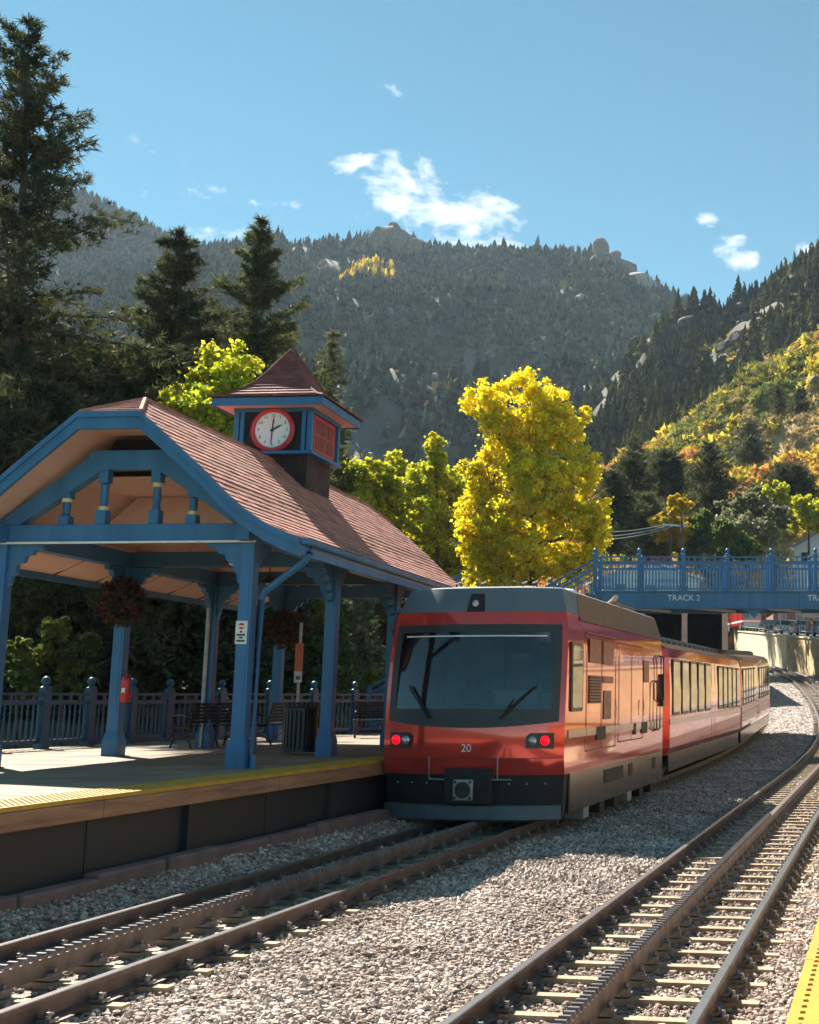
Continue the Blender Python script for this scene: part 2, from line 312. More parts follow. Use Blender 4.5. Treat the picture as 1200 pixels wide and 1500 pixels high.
# numpy noise
def vnoise(x, y, seed=0):
    xi = np.floor(x).astype(np.int64); yi = np.floor(y).astype(np.int64); fx = x-xi; fy = y-yi
    fx = fx*fx*(3-2*fx); fy = fy*fy*(3-2*fy)
    def h(a, b):
        n = (a*374761393 + b*668265263 + seed*974711) & 0x7fffffff
        n = ((n ^ (n >> 13))*1274126177) & 0x7fffffff
        return ((n ^ (n >> 16)) & 0xffff)/65535.0
    return (h(xi,yi)*(1-fx)+h(xi+1,yi)*fx)*(1-fy) + (h(xi,yi+1)*(1-fx)+h(xi+1,yi+1)*fx)*fy
def fbm(x, y, o=5, seed=0):
    a = 0.5; t = np.zeros_like(x, dtype=float)
    for i in range(o): t += a*(vnoise(x, y, seed+i)-.5); x = x*2.03+11.3; y = y*2.03+7.7; a *= .5
    return t
# ------------------------------------------------------------------ ground
def tr_of(x, y): return x*TT.x + y*TT.y, x*TN.x + y*TN.y      # s, u of a world point (straight frame)
def grid_axis(lo, hi, fine_lo, fine_hi, step):
    a = list(np.arange(fine_lo, fine_hi+step/2, step)); q = step; v = fine_hi
    while v < hi: q *= 1.35; v += q; a.append(min(v, hi))
    q = step; v = fine_lo
    while v > lo: q *= 1.35; v -= q; a.insert(0, max(v, lo))
    return np.array(a)
gx = grid_axis(-4000, 4000, -60, 60, 2.0); gy = grid_axis(-4000, 4000, -20, 140, 2.0)
GX, GY = np.meshgrid(gx, gy)
GS = GX*TT.x+GY*TT.y; GU = GX*TN.x+GY*TN.y
def ground_z(S, U):
    z = 0.0009*np.clip(np.minimum(S, 85)-30, 0, None)**2 + np.clip(np.minimum(S, 180)-85, 0, None)*.07
    left = np.clip((-U-13.)/6., 0, 1); z = z + left*0.75 + np.clip(-U-17-np.clip(S-22, 0, 40)*.1, 0, 60)*0.16 - 0.10
    return z
GZ = ground_z(GS, GU)
V = np.stack([GX, GY, GZ], -1).reshape(-1, 3); nx_, ny_ = len(gx), len(gy)
ii = np.arange(nx_*ny_).reshape(ny_, nx_); Fq = np.stack([ii[:-1,:-1], ii[:-1,1:], ii[1:,1:], ii[1:,:-1]], -1).reshape(-1, 4)
tag(npmesh('ground', V, Fq, M['ground'], smooth=True), kind='structure')

# ------------------------------------------------------------------ hills
class Layer: pass
def layer(name, crest, Db, zb, Dc, m, seed, amp, p=1.0, nx=150, ny=70, fine=1.0):
    xs = np.linspace(crest[0][0], crest[-1][0], nx); cx = [c[0] for c in crest]; cyy = np.interp(xs, cx, [c[1] for c in crest])
    dc = np.interp(xs, cx, Dc) if hasattr(Dc, '__len__') else np.full(nx, Dc)
    dbb = np.interp(xs, cx, Db) if hasattr(Db, '__len__') else np.full(nx, Db)
    az_ = []; zc = []
    for x, y, d_ in zip(xs, cyy, dc):
        d = pray(x, y); h = math.hypot(d.x, d.y); az_.append(math.atan2(d.x, d.y)); zc.append(CAM_Z + d.z/h*d_)
    az_ = np.array(az_); zc = np.array(zc)
    ts = np.concatenate([np.linspace(0, 1, ny), [1.03, 1.08, 1.2, 1.5]])
    T, A = np.meshgrid(ts, az_, indexing='ij'); r = dbb[None]+(dc-dbb)[None]*T
    X = r*np.sin(A); Y = r*np.cos(A)
    tt = np.clip(T, 0, 1); Z = zb + (zc[None]-zb)*tt**p
    over = np.clip(T-1, 0, 1); Z -= over*(zc[None]-zb)*.9
    env = np.sqrt(np.clip(np.sin(np.pi*np.clip(tt, 0, 1)), 0, 1))
    sc = (Dc if not hasattr(Dc, '__len__') else np.mean(Dc))
    Z = Z + env*amp*2*fbm(X/(sc*.12), Y/(sc*.12), 5, seed) + fine*amp*.25*fbm(X/(sc*.015), Y/(sc*.015), 3, seed+9)
    L = Layer(); L.az, L.ts, L.X, L.Y, L.Z = az_, ts, X, Y, Z
    V = np.stack([X, Y, Z], -1).reshape(-1, 3); n1, n2 = X.shape; ii = np.arange(n1*n2).reshape(n1, n2)
    F_ = np.stack([ii[:-1,:-1], ii[:-1,1:], ii[1:,1:], ii[1:,:-1]], -1).reshape(-1, 4)
    tag(npmesh(name, V, F_, m, smooth=True), kind='structure'); return L
def lay_pt(L, a, t):      # bilinear on the layer grid; a in 0..1 over columns, t in 0..1
    n2 = len(L.az); ca = np.clip(a*(n2-1), 0, n2-1.001); ct = np.interp(t, L.ts, np.arange(len(L.ts)))
    i = np.floor(ct).astype(int); j = np.floor(ca).astype(int); fi = ct-i; fj = ca-j
    i = np.clip(i, 0, len(L.ts)-2)
    def b(G): return (G[i,j]*(1-fj)+G[i,j+1]*fj)*(1-fi)+(G[i+1,j]*(1-fj)+G[i+1,j+1]*fj)*fi
    return np.stack([b(L.X), b(L.Y), b(L.Z)], -1)
crestL = [(-300, 190), (0, 258), (60, 270), (110, 283), (160, 303), (200, 324), (240, 345), (290, 362), (340, 372), (420, 400), (520, 440)]
crestA = [(-400, 470), (60, 430), (200, 400), (290, 374), (330, 372), (385, 354), (440, 357), (500, 365), (535, 362), (560, 358), (610, 376), (680, 383), (730, 381), (780, 387), (830, 386), (868, 388), (905, 396), (940, 415), (1000, 450), (1060, 490), (1150, 560)]
crestB = [(770, 690), (830, 628), (870, 580), (930, 515), (970, 478), (1005, 462), (1050, 458), (1085, 442), (1130, 424), (1170, 410), (1200, 398), (1300, 365), (1450, 330), (1800, 270)]
crestC = [(800, 770), (860, 720), (890, 692), (960, 648), (1000, 622), (1060, 574), (1130, 524), (1200, 492), (1300, 455), (1450, 420), (1900, 380)]
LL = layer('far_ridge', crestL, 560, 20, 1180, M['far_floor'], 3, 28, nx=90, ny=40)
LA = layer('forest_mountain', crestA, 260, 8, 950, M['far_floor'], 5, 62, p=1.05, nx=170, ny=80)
LB = layer('rocky_hill', crestB, 190, 4, 430, M['forest_floor'], 11, 26, p=1.0, nx=150, ny=70, fine=2.2)
LC = layer('shrub_slope', crestC, [122, 122, 122, 122, 126, 150, 168, 168, 165, 150, 130], 3, 255, M['hill_floor'], 17, 9, p=1.0, nx=150, ny=70, fine=1.5)

def scatter_tree(protos):     # node tree that sets one of the template meshes on every point
    g = bpy.data.node_groups.new('scatter', 'GeometryNodeTree'); g.interface.new_socket('Geometry', in_out='INPUT', socket_type='NodeSocketGeometry'); g.interface.new_socket('Geometry', in_out='OUTPUT', socket_type='NodeSocketGeometry')
    N = g.nodes; L = g.links; gi = N.new('NodeGroupInput'); go = N.new('NodeGroupOutput'); jn = N.new('GeometryNodeJoinGeometry')
    def attr(nm, ty): a = N.new('GeometryNodeInputNamedAttribute'); a.data_type = ty; a.inputs['Name'].default_value = nm; return a.outputs['Attribute']
    sc_, rt_, wh_ = attr('sc', 'FLOAT_VECTOR'), attr('rt', 'FLOAT_VECTOR'), attr('wh', 'INT')
    for k, ob in enumerate(protos):
        oi = N.new('GeometryNodeObjectInfo'); oi.inputs['Object'].default_value = ob; cp_ = N.new('FunctionNodeCompare'); cp_.data_type = 'INT'; cp_.operation = 'EQUAL'
        ins = [q for q in cp_.inputs if q.type == 'INT']; L.new(wh_, ins[0]); ins[1].default_value = k
        io = N.new('GeometryNodeInstanceOnPoints'); L.new(gi.outputs[0], io.inputs['Points']); L.new(cp_.outputs[0], io.inputs['Selection']); L.new(oi.outputs['Geometry'], io.inputs['Instance']); L.new(rt_, io.inputs['Rotation']); L.new(sc_, io.inputs['Scale']); L.new(io.outputs[0], jn.inputs[0])
    L.new(jn.outputs[0], go.inputs[0]); return g
def stamp(name, templates, P, S, Hs, m, label=None, cat=None, parent=None):
    protos = []
    for tv, tf in templates:
        me = bpy.data.meshes.new(name+'_piece'); me.from_pydata([tuple(map(float, v)) for v in tv], [], [tuple(map(int, f)) for f in tf]); me.materials.append(m); protos.append(bpy.data.objects.new(name+'_piece', me))
    n = len(P); me = bpy.data.meshes.new(name); me.vertices.add(n); me.vertices.foreach_set('co', np.ascontiguousarray(P, dtype=np.float32).ravel())
    a = me.attributes.new('sc', 'FLOAT_VECTOR', 'POINT'); a.data.foreach_set('vector', np.stack([S, S, Hs], -1).astype(np.float32).ravel())
    rt = np.zeros((n, 3), np.float32); rt[:,2] = rng.uniform(0, 2*math.pi, n); a = me.attributes.new('rt', 'FLOAT_VECTOR', 'POINT'); a.data.foreach_set('vector', rt.ravel())
    a = me.attributes.new('wh', 'INT', 'POINT'); a.data.foreach_set('value', rng.integers(0, len(templates), n).astype(np.int32))
    me.materials.append(m); me.update(); o = link(name, me, parent); md = o.modifiers.new('scatter', 'NODES'); md.node_group = scatter_tree(protos)
    return tag(o, label, cat, kind='stuff')
def conifer_template(levels, n, seed):
    r = np.random.default_rng(seed); V = []; F = []
    for L in range(levels):
        z0 = 0.06 + 0.86*L/levels; z1 = min(1.0, z0 + 1.7/levels); rad = (1-L/levels)**.85*(.85+.3*r.random())
        ax, ay = r.normal(0, .06, 2); o = len(V); V.append((ax*.4, ay*.4, z1))
        for k in range(n):
            t = 2*math.pi*(k+r.random()*.6)/n; q = rad*(1.0 if k % 2 else .62)*(.75+.5*r.random())
            V.append((ax+q*math.cos(t), ay+q*math.sin(t), z0+r.normal(0, .025)))
        F += [(o, o+1+k, o+1+(k+1) % n) for k in range(n)]
    return np.array(V), np.array(F)
def blob_template(nt, seed, flat=.8, sz=.30):
    r = np.random.default_rng(seed); V = []; F = []
    for k in range(nt):
        t = r.uniform(0, 2*math.pi); ph = math.acos(r.uniform(0, 1)); q = .45+.55*r.random()
        c = np.array([math.sin(ph)*math.cos(t)*q, math.sin(ph)*math.sin(t)*q, (math.cos(ph)*q)*flat+.05])
        a, b = r.normal(0, sz, 3), r.normal(0, sz, 3); o = len(V); V += [c+a, c+b, c-a*.7-b*.7]; F.append((o, o+1, o+2))
    return np.array(V), np.array(F)
def rock_template(seed):
    import bmesh as bmm
    r = np.random.default_rng(seed); bm = bmm.new(); bmm.ops.create_icosphere(bm, subdivisions=2, radius=1); V = np.array([v.co[:] for v in bm.verts]); F = np.array([[v.index for v in f.verts] for f in bm.faces]); bm.free()
    for _ in range(8):
        d = r.normal(size=3); d /= np.linalg.norm(d); V = V - np.outer(np.clip(V@d-r.uniform(.4, .8), 0, None), d)
    return V*r.uniform(.6, 1.2, (1, 3)), F
M['brush_far'] = leafmat('far_brush', (.075, .08, .04), (.12, .11, .055), .3, scale=.03, vary=.5, gloss=0)
far_t = [conifer_template(5, 7, 100+i) for i in range(6)]
mid_t = [conifer_template(8, 9, 200+i) for i in range(6)]
# mountain forest
def plant(L, n, seed, tmin=0.03, thr=None, nscale=60., a0=0., a1=1.):
    r = np.random.default_rng(seed); a = r.uniform(a0, a1, n); t = np.sqrt(r.uniform(tmin**2, 1.0, n))
    P = lay_pt(L, a, t)
    if thr is not None:
        k = fbm(P[:,0]/nscale, P[:,1]/nscale, 4, seed+3) > thr; P = P[k]; a = a[k]; t = t[k]
    return P, a, t
P, a, t = plant(LA, 30000, 1, .05, -.22, 55.)
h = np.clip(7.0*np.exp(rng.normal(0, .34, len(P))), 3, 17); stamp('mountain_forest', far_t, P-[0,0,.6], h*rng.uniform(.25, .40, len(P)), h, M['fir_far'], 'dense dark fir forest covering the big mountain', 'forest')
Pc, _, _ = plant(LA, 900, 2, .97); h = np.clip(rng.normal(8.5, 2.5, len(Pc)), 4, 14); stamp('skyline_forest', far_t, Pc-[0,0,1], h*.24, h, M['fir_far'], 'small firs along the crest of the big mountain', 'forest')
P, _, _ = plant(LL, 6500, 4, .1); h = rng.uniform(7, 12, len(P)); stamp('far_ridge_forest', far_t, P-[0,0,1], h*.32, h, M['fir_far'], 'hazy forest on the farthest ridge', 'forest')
P, _, _ = plant(LB, 9000, 6, .02, -.16, 40.)
h = np.clip(rng.normal(6.8, 2.0, len(P)), 2.5, 12); stamp('hillside_forest', mid_t, P-[0,0,.5], h*.30, h, M['fir_mid'], 'dark conifers covering the rocky hill', 'forest')
Pc, _, _ = plant(LB, 150, 8, .985); h = np.clip(rng.normal(5.5, 2.2, len(Pc)), 2, 11); stamp('hill_crest_forest', mid_t, Pc-[0,0,.5], h*.27, h, M['fir_mid'], 'conifers along the crest of the rocky hill', 'forest')
P, _, _ = plant(LA, 9000, 14, .05, .02, 40.); h = rng.uniform(3, 7, len(P)); stamp('mountain_brush', [blob_template(30, 800+i, 1.1, .22) for i in range(5)], P, h*.5, h*.8, M['brush_far'], 'olive brush between the firs of the big mountain', 'shrubs')
P, _, _ = plant(LA, 1700, 15, .1, .03, 40.); h = np.clip(rng.gamma(2.2, .75, len(P)), .4, 2.6)*np.clip(np.linalg.norm(P[:,:2], axis=1)/850, .35, 1.1); bm_r = [rock_template(900+i) for i in range(6)]; stamp('mountain_rocks', bm_r, P+[0,0,1.5], h*1.4, h*1.3, M['rock_pale'], 'small pale rocks scattered over the big mountain', 'rocks')
P, _, _ = plant(LB, 420, 16, .1, .0, 40.); h = rng.gamma(2.5, .5, len(P)); stamp('hill_rocks', bm_r, P+[0,0,.6], h*1.4, h*1.2, M['rock_brown'], 'small brown rocks scattered over the rocky hill', 'rocks')
# aspens high on the mountain
cx0 = (540+400)/1550.
r5 = np.random.default_rng(5); na = 260; aa = (np.clip(r5.normal(538, 17, na), 500, 576)+400)/1550.; tq = r5.normal(.87, .008, na)
P = lay_pt(LA, aa, np.clip(tq, .83, .99)); h = r5.uniform(5, 8.5, na)
stamp('golden_aspen_grove', [blob_template(16, 300+i, 1.4) for i in range(4)], P+[0,0,2.0], h*.28, h*.75, M['leaf_gold'], 'patch of golden aspens high on the mountain', 'aspens')
# shrubs on the slope
shr = [blob_template(44, 400+i, .8, .17) for i in range(6)]
M['shrub_y'] = leafmat('shrub_yellow_green', (.50, .42, .05), (.62, .44, .06), .4, scale=.08, vary=.45, gloss=0)
M['shrub_o'] = leafmat('shrub_orange', (.52, .27, .06), (.42, .17, .05), .4, scale=.08, vary=.45, gloss=0)
M['shrub_g'] = leafmat('shrub_olive', (.13, .15, .04), (.22, .22, .05), .35, scale=.08, vary=.45, gloss=0)
M['shrub_t'] = leafmat('shrub_tan', (.52, .39, .17), (.42, .32, .15), .3, scale=.08, vary=.4, gloss=0)
P, a, t = plant(LC, 15500, 21, .06)
f1 = fbm(P[:,0]/14., P[:,1]/14., 4, 77) + rng.normal(0, .07, len(P)); f2 = fbm(P[:,0]/22., P[:,1]/22., 3, 99) + rng.normal(0, .05, len(P))
kinds = np.where(f1 > .07, 1, np.where(f1 > -.07, 0, np.where(f2 > -.03, 3, 2))); kinds = np.where((rng.random(len(P)) < .2), 3, kinds)
for k, (nm, mm, lb) in enumerate((('shrub_y', 'yellow_shrubs', 'yellow green scrub oak over the sunlit slope'), ('shrub_o', 'russet_shrubs', 'orange and russet scrub patches on the sunlit slope'), ('shrub_g', 'olive_shrubs', 'dull olive shrubs scattered on the sunlit slope'), ('shrub_t', 'tan_grass', 'tan dry grass clumps on the sunlit slope'))):
    Q = P[kinds == k]; sz = np.clip(rng.gamma(4, .33, len(Q)), .5, 3.2) * (0.6 if k == 3 else 1)
    stamp(mm, shr, Q-[0,0,.15], sz*.95, sz*1.05, M[nm], lb, 'shrubs')
P, a, t = plant(LB, 3000, 25, .02, .06, 45.); sz = rng.uniform(.8, 2.2, len(P)); stamp('hill_scrub', shr, P, sz, sz, M['shrub_g'], 'olive scrub among the rocks of the rocky hill', 'shrubs')
P, a, t = plant(LB, 7000, 26, .02, -.06, 40.); sz = rng.uniform(.6, 1.8, len(P)); stamp('hill_gold_scrub', shr, P, sz, sz, M['shrub_y'], 'yellow scrub in the clearings of the rocky hill', 'shrubs')

# undergrowth on the bank behind the station
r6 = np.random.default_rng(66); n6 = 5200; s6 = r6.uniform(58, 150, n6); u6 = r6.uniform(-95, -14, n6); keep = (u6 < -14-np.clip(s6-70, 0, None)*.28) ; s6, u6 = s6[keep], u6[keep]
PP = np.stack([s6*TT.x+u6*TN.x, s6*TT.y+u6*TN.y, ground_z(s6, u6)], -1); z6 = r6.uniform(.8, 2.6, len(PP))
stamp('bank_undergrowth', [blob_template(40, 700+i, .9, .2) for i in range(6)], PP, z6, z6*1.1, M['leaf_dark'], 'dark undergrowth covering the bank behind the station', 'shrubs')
# rocks
import bmesh
def rock_mesh(seed, sub=3, squash=(1,1,1), rough=.35, blocky=True):
    bm = bmesh.new(); bmesh.ops.create_icosphere(bm, subdivisions=sub, radius=1)
    V = np.array([v.co[:] for v in bm.verts]); r = np.random.default_rng(seed)
    for _ in range(9):      # cut facets
        d = r.normal(size=3); d /= np.linalg.norm(d); c = r.uniform(.62, .9); q = V@d; V = V - np.outer(np.clip(q-c, 0, None), d)
    V = V*(1+rough*fbm(V[:,0]*2+V[:,2]*1.3+9, V[:,1]*2-V[:,2]+4, 4, seed))[:,None]
    for v, c in zip(bm.verts, V): v.co = Vector(c*np.array(squash))
    return bm
def rock(name, parts, m, label, cat='rock', group=None):   # parts: (center, size, seed)
    bm = bmesh.new()
    for (c, s_, sd_) in parts:
        b = rock_mesh(sd_, 3, s_); b.transform(Matrix.Translation(c)); me = bpy.data.meshes.new('tmp'); b.to_mesh(me); b.free(); bm.from_mesh(me); bpy.data.meshes.remove(me)
    me = bpy.data.meshes.new(name); bm.to_mesh(me); bm.free(); me.materials.append(m); o = link(name, me)
    c = Vector(parts[0][0]); me.transform(Matrix.Translation(-c)); o.location = c
    return tag(o, label, cat, group)
def far(x, y, D):
    d = pray(x, y); return Vector((0, 0, CAM_Z)) + d*(D/math.hypot(d.x, d.y))
u_ = 950/1750.
rock('rock_tower', [(far(880, 366, 915), (14*u_, 11*u_, 20*u_), 1), (far(884, 388, 915), (22*u_, 14*u_, 17*u_), 2), (far(910, 392, 915), (22*u_, 14*u_, 17*u_), 3), (far(899, 374, 915), (12*u_, 8*u_, 8*u_), 4)], M['rock'], 'tall dark rock knob standing on the mountain skyline')
rock('rock_pinnacle', [(far(572, 357, 910), (34*u_, 16*u_, 26*u_), 5), (far(556, 350, 910), (16*u_, 12*u_, 21*u_), 6), (far(576, 344, 910), (12*u_, 9*u_, 20*u_), 7), (far(596, 363, 910), (26*u_, 13*u_, 17*u_), 8)], M['rock'], 'jagged rock pinnacles breaking the mountain crest')
rock('rock_hump', [(far(735, 384, 945), (26*u_, 12*u_, 9*u_), 9), (far(755, 388, 945), (18*u_, 12*u_, 8*u_), 10)], M['rock'], 'low rounded rock hump on the mountain crest')
def on_layer(L, crest, x, t):
    a = (x-crest[0][0])/(crest[-1][0]-crest[0][0]); return Vector(lay_pt(L, np.array([a]), np.array([t]))[0])
for i, (x, t_, sx, sz) in enumerate([(535, .80, 22, 9), (520, .84, 13, 6), (625, .90, 9, 5), (675, .88, 10, 5), (935, .82, 26, 17), (850, .72, 12, 6), (880, .80, 9, 5), (700, .62, 8, 5), (600, .7, 8, 4), (770, .78, 8, 4), (820, .66, 9, 4), (960, .72, 13, 8), (480, .76, 8, 4), (740, .5, 8, 4)]):
    p = on_layer(LA, crestA, x, t_); k = p.xy.length/1750.
    rock('granite_slab', [(p+Vector((0,0,2)), (sx*k, sx*k*.7, sz*k*1.3), 30+i), (p+Vector((sx*k*.8,4,0)), (sx*k*.6, sx*k*.5, sz*k*.9), 60+i)], M['rock_pale'], 'pale granite slab showing through the mountain forest', 'rock', 'granite slabs in the mountain forest')
for i, (x, t_, sx, sz, mm) in enumerate([(1010, .97, 26, 17, 'rock'), (1040, .93, 18, 14, 'rock'), (1085, .96, 16, 12, 'rock'), (1090, .80, 34, 22, 'rock'), (1060, .84, 18, 10, 'rock_pale'), (1120, .78, 18, 17, 'rock'), (920, .92, 18, 12, 'rock'), (945, .86, 14, 11, 'rock'), (1160, .93, 16, 9, 'rock'), (880, .82, 12, 8, 'rock_pale'), (970, .92, 13, 12, 'rock'), (1190, .75, 22, 13, 'rock'), (1030, .72, 12, 9, 'rock')]):
    p = on_layer(LB, crestB, x, t_); k = p.xy.length/1750.
    rock('cliff_outcrop', [(p+Vector((0,0,1)), (sx*k*.75, sx*k*.7, sz*k*.85), 90+i), (p+Vector((-sx*k*.8,2,-1)), (sx*k*.55, sx*k*.5, sz*k*.6), 120+i), (p+Vector((sx*k*.9,3,.5)), (sx*k*.6, sx*k*.6, sz*k*.7), 140+i)], M['rock_brown'], 'craggy brown cliff outcrop among conifers on the rocky hill', 'rock', 'cliff outcrops on the rocky hill')
for i, (x, t_, sx, sz) in enumerate([(1125, .50, 17, 10), (1100, .53, 14, 9), (1190, .75, 14, 12), (1170, .60, 9, 9), (1060, .42, 8, 5), (1020, .6, 9, 5), (960, .45, 7, 4), (985, .92, 9, 12)]):
    p = on_layer(LC, crestC, x, t_); k = p.xy.length/1750.
    rock('boulder', [(p+Vector((0,0,.5)), (sx*k, sx*k*.8, sz*k*1.2), 160+i), (p+Vector((sx*k*.9,.5,0)), (sx*k*.6, sx*k*.6, sz*k*.8), 180+i)], M['rock'], 'brown granite boulder among shrubs on the sunlit slope', 'boulder', 'boulders on the sunlit slope')

# ------------------------------------------------------------------ ballast, tracks
S0, S1 = -4.0, 118.0
ss = np.concatenate([np.arange(S0, 30, .5), np.arange(30, S1+.1, 2.0)])
us = [-8.25, -7.7, -7.0, -6.6, -4.9, -4.3, -3.5, -2.7, -1.2, -.6, .6, 2.0, 4.5]
def bal_z(u): return np.interp(u, [-8.25, -7.7, -7.0, -6.6, -4.9, -4.3, -3.5, -2.7, -1.2, -.6, 4.5], [.30, .28, .08, .0, .0, .05, .05, .0, .0, .05, .05])
rows = [[trz(s, u, float(bal_z(u))-.035) for u in us] for s in ss]
mb = MB().sheet(rows); o = mb.build('ballast_bed', M['ballast_ground'], fix=False); tag(o, kind='structure')

def rail_profile():   # rail cross-section: foot, web, head (half widths), foot at 0, top .16
    return [(-.062, .0), (.062, .0), (.062, .012), (.01, .03), (.01, .118), (.034, .126), (.034, .158), (-.034, .158), (-.034, .126), (-.01, .118), (-.01, .03), (-.062, .012)]
def sweep(name, uc, prof, m, parent, s0, s1, zoff=0.0):
    ss_ = [s0] + list(np.arange(math.ceil(s0/4)*4+.01, s1, 4.0)) + [s1]; mb = MB(); rings = []
    for s in ss_: rings.append([trz(s, uc+a, zoff+b) for a, b in prof])
    n = len(prof); vs_ = [p for r in rings for p in r]
    mb.add(vs_, [(i*n+k, i*n+(k+1) % n, (i+1)*n+(k+1) % n, (i+1)*n+k) for i in range(len(rings)-1) for k in range(n)])
    mb.f.append(tuple(range(n))); mb.sm.append(False)
    return mb.build(name, m, parent)
sleeper_me = MB().prism([(-1.02, -.03), (1.02, -.03), (1.02, .018), (-1.02, .018)], -.05, .05, 'y').mesh('sleeper', M['sleeper'])
cl = MB().box(-.05, .05, -.045, .045, .0, .022).lathe([(.022, .02), (.022, .05), (.012, .052), (.012, .075)], 7, (-.018, .022, 0)).lathe([(.022, .02), (.022, .045), (.012, .047), (.012, .066)], 7, (.02, -.024, 0)).beam((-.05, 0, .03), (.03, 0, .05), .05, .018)
clip_me = cl.mesh('rail_clip', M['clip'])
bk = MB().box(-.10, .10, -.05, .05, 0, .055).lathe([(.018, .05), (.018, .09)], 6, (-.075, 0, 0)).lathe([(.018, .05), (.018, .09)], 6, (.075, 0, 0)); chair_me = bk.mesh('rack_chair', M['clip'])
def place(name, me, parent, p, hd):
    o = bpy.data.objects.new(name, me); col.objects.link(o); o.parent = parent; o.location = p; o.rotation_euler = (0, 0, -hd); return o
def track(uc, label_name, s_clip0, s1=116., teeth=(5.5, 20.)):
    root = empty('railway_track', (0, 0, 0), kind='structure')
    for sgn in (-1, 1):
        r = sweep('rail', uc+sgn*.735, rail_profile(), M['steel'], root, S0, s1, .012)
        sweep('rail_head', uc+sgn*.735, [(-.028, .1585), (.028, .1585), (.028, .162), (-.028, .162)], M['rail_top'], r, S0, s1, .012)
    rk = sweep('rack_rail', uc, [(-.038, .06), (.038, .06), (.038, .195), (-.038, .195)], M['rack'], root, S0, s1, 0)
    mb = MB(); s = teeth[0]
    while s < teeth[1]:     # rack teeth, too fine to pick apart singly
        a = [trz(s-.028, uc-.038, .1952), trz(s-.028, uc+.038, .1952), trz(s+.032, uc+.038, .1952), trz(s+.032, uc-.038, .1952)]
        b = [trz(s-.012, uc-.036, .235), trz(s-.012, uc+.036, .235), trz(s+.016, uc+.036, .235), trz(s+.016, uc-.036, .235)]
        mb.add(a+b, [(4,5,6,7),(0,1,5,4),(1,2,6,5),(2,3,7,6),(3,0,4,7)]); s += .10
    tag(mb.build('rack_teeth', M['rack'], rk), kind='stuff')
    s = s_clip0; k = 0
    while s < 108:
        x, y, hd = trk(s, uc); z = rise(x*TT.x+y*TT.y)
        place('sleeper', sleeper_me, root, (x, y, z), hd)
        if s < 34:
            for q in (-.735, .735):
                for e in (-1, 1):
                    px_, py_, _ = trk(s, uc+q+e*.085); c = place('rail_clip', clip_me, root, (px_, py_, z+.03), hd + (math.pi if e < 0 else 0))
            px_, py_, _ = trk(s, uc); place('rack_chair', chair_me, root, (px_, py_, z+.03), hd)
        s += .53 if s < 60 else 1.06
    return root
track(T1, 'track', 5.82); track(T2, 'track', 5.50)
# a third running line joins from the right beyond the bridge
root3 = empty('siding_track', (0, 0, 0), kind='structure')
def sweep_pts(name, pts, prof, m, parent):
    mb = MB(); rings = []
    for i, p in enumerate(pts):
        d = (pts[min(i+1, len(pts)-1)]-pts[max(i-1, 0)]); d.z = 0; d.normalize(); nn = Vector((d.y, -d.x, 0))
        rings.append([p+nn*a+Vector((0, 0, b)) for a, b in prof])
    n = len(prof); mb.add([p for r in rings for p in r], [(i*n+k, i*n+(k+1) % n, (i+1)*n+(k+1) % n, (i+1)*n+k) for i in range(len(rings)-1) for k in range(n)])
    return mb.build(name, m, parent)
for off in (-.735, .735):
    pts = []
    for s in np.arange(46, 112, 3.0):
        x, y, h_ = trk(s, T2 + 1.2 + max(0, (88-s))*.085 + off); pts.append(Vector((x, y, rise(x*TT.x+y*TT.y)+.0)))
    r = sweep_pts('rail', pts, rail_profile(), M['steel'], root3); sweep_pts('rail_head', pts, [(-.028, .159), (.028, .159), (.028, .163), (-.028, .163)], M['rail_top'], r)
# crossing drain strip between the tracks
mb = MB(); a = trz(34, -4.2, .06); b = trz(34, T2-.9, .06); mb.beam(a, b, .22, .06); tag(mb.build('drain_strip', M['metal_grey']), 'pale metal drain strip lying across the shaded ballast beside the train', 'drain')

# ballast stones
def ico(seed):
    r = np.random.default_rng(seed); bm = bmesh.new(); bmesh.ops.create_icosphere(bm, subdivisions=1, radius=1)
    V = np.array([v.co[:] for v in bm.verts]); F = np.array([[v.index for v in f.verts] for f in bm.faces]); bm.free()
    for _ in range(3):
        d = r.normal(size=3); d /= np.linalg.norm(d); q = V@d; V = V - np.outer(np.clip(q-.5, 0, None), d)
    return V*r.uniform(.7, 1.2, (1, 3))*r.uniform(.85, 1.15, (len(V), 1)), F
def octa(seed):
    r = np.random.default_rng(seed); V = np.array([(1,0,0),(-1,0,0),(0,1,0),(0,-1,0),(0,0,1),(0,0,-1.)])*r.uniform(.7, 1.2, (6, 1)) + r.normal(0, .12, (6, 3))
    F = np.array([(0,2,4),(2,1,4),(1,3,4),(3,0,4),(2,0,5),(1,2,5),(3,1,5),(0,3,5)]); return V, F
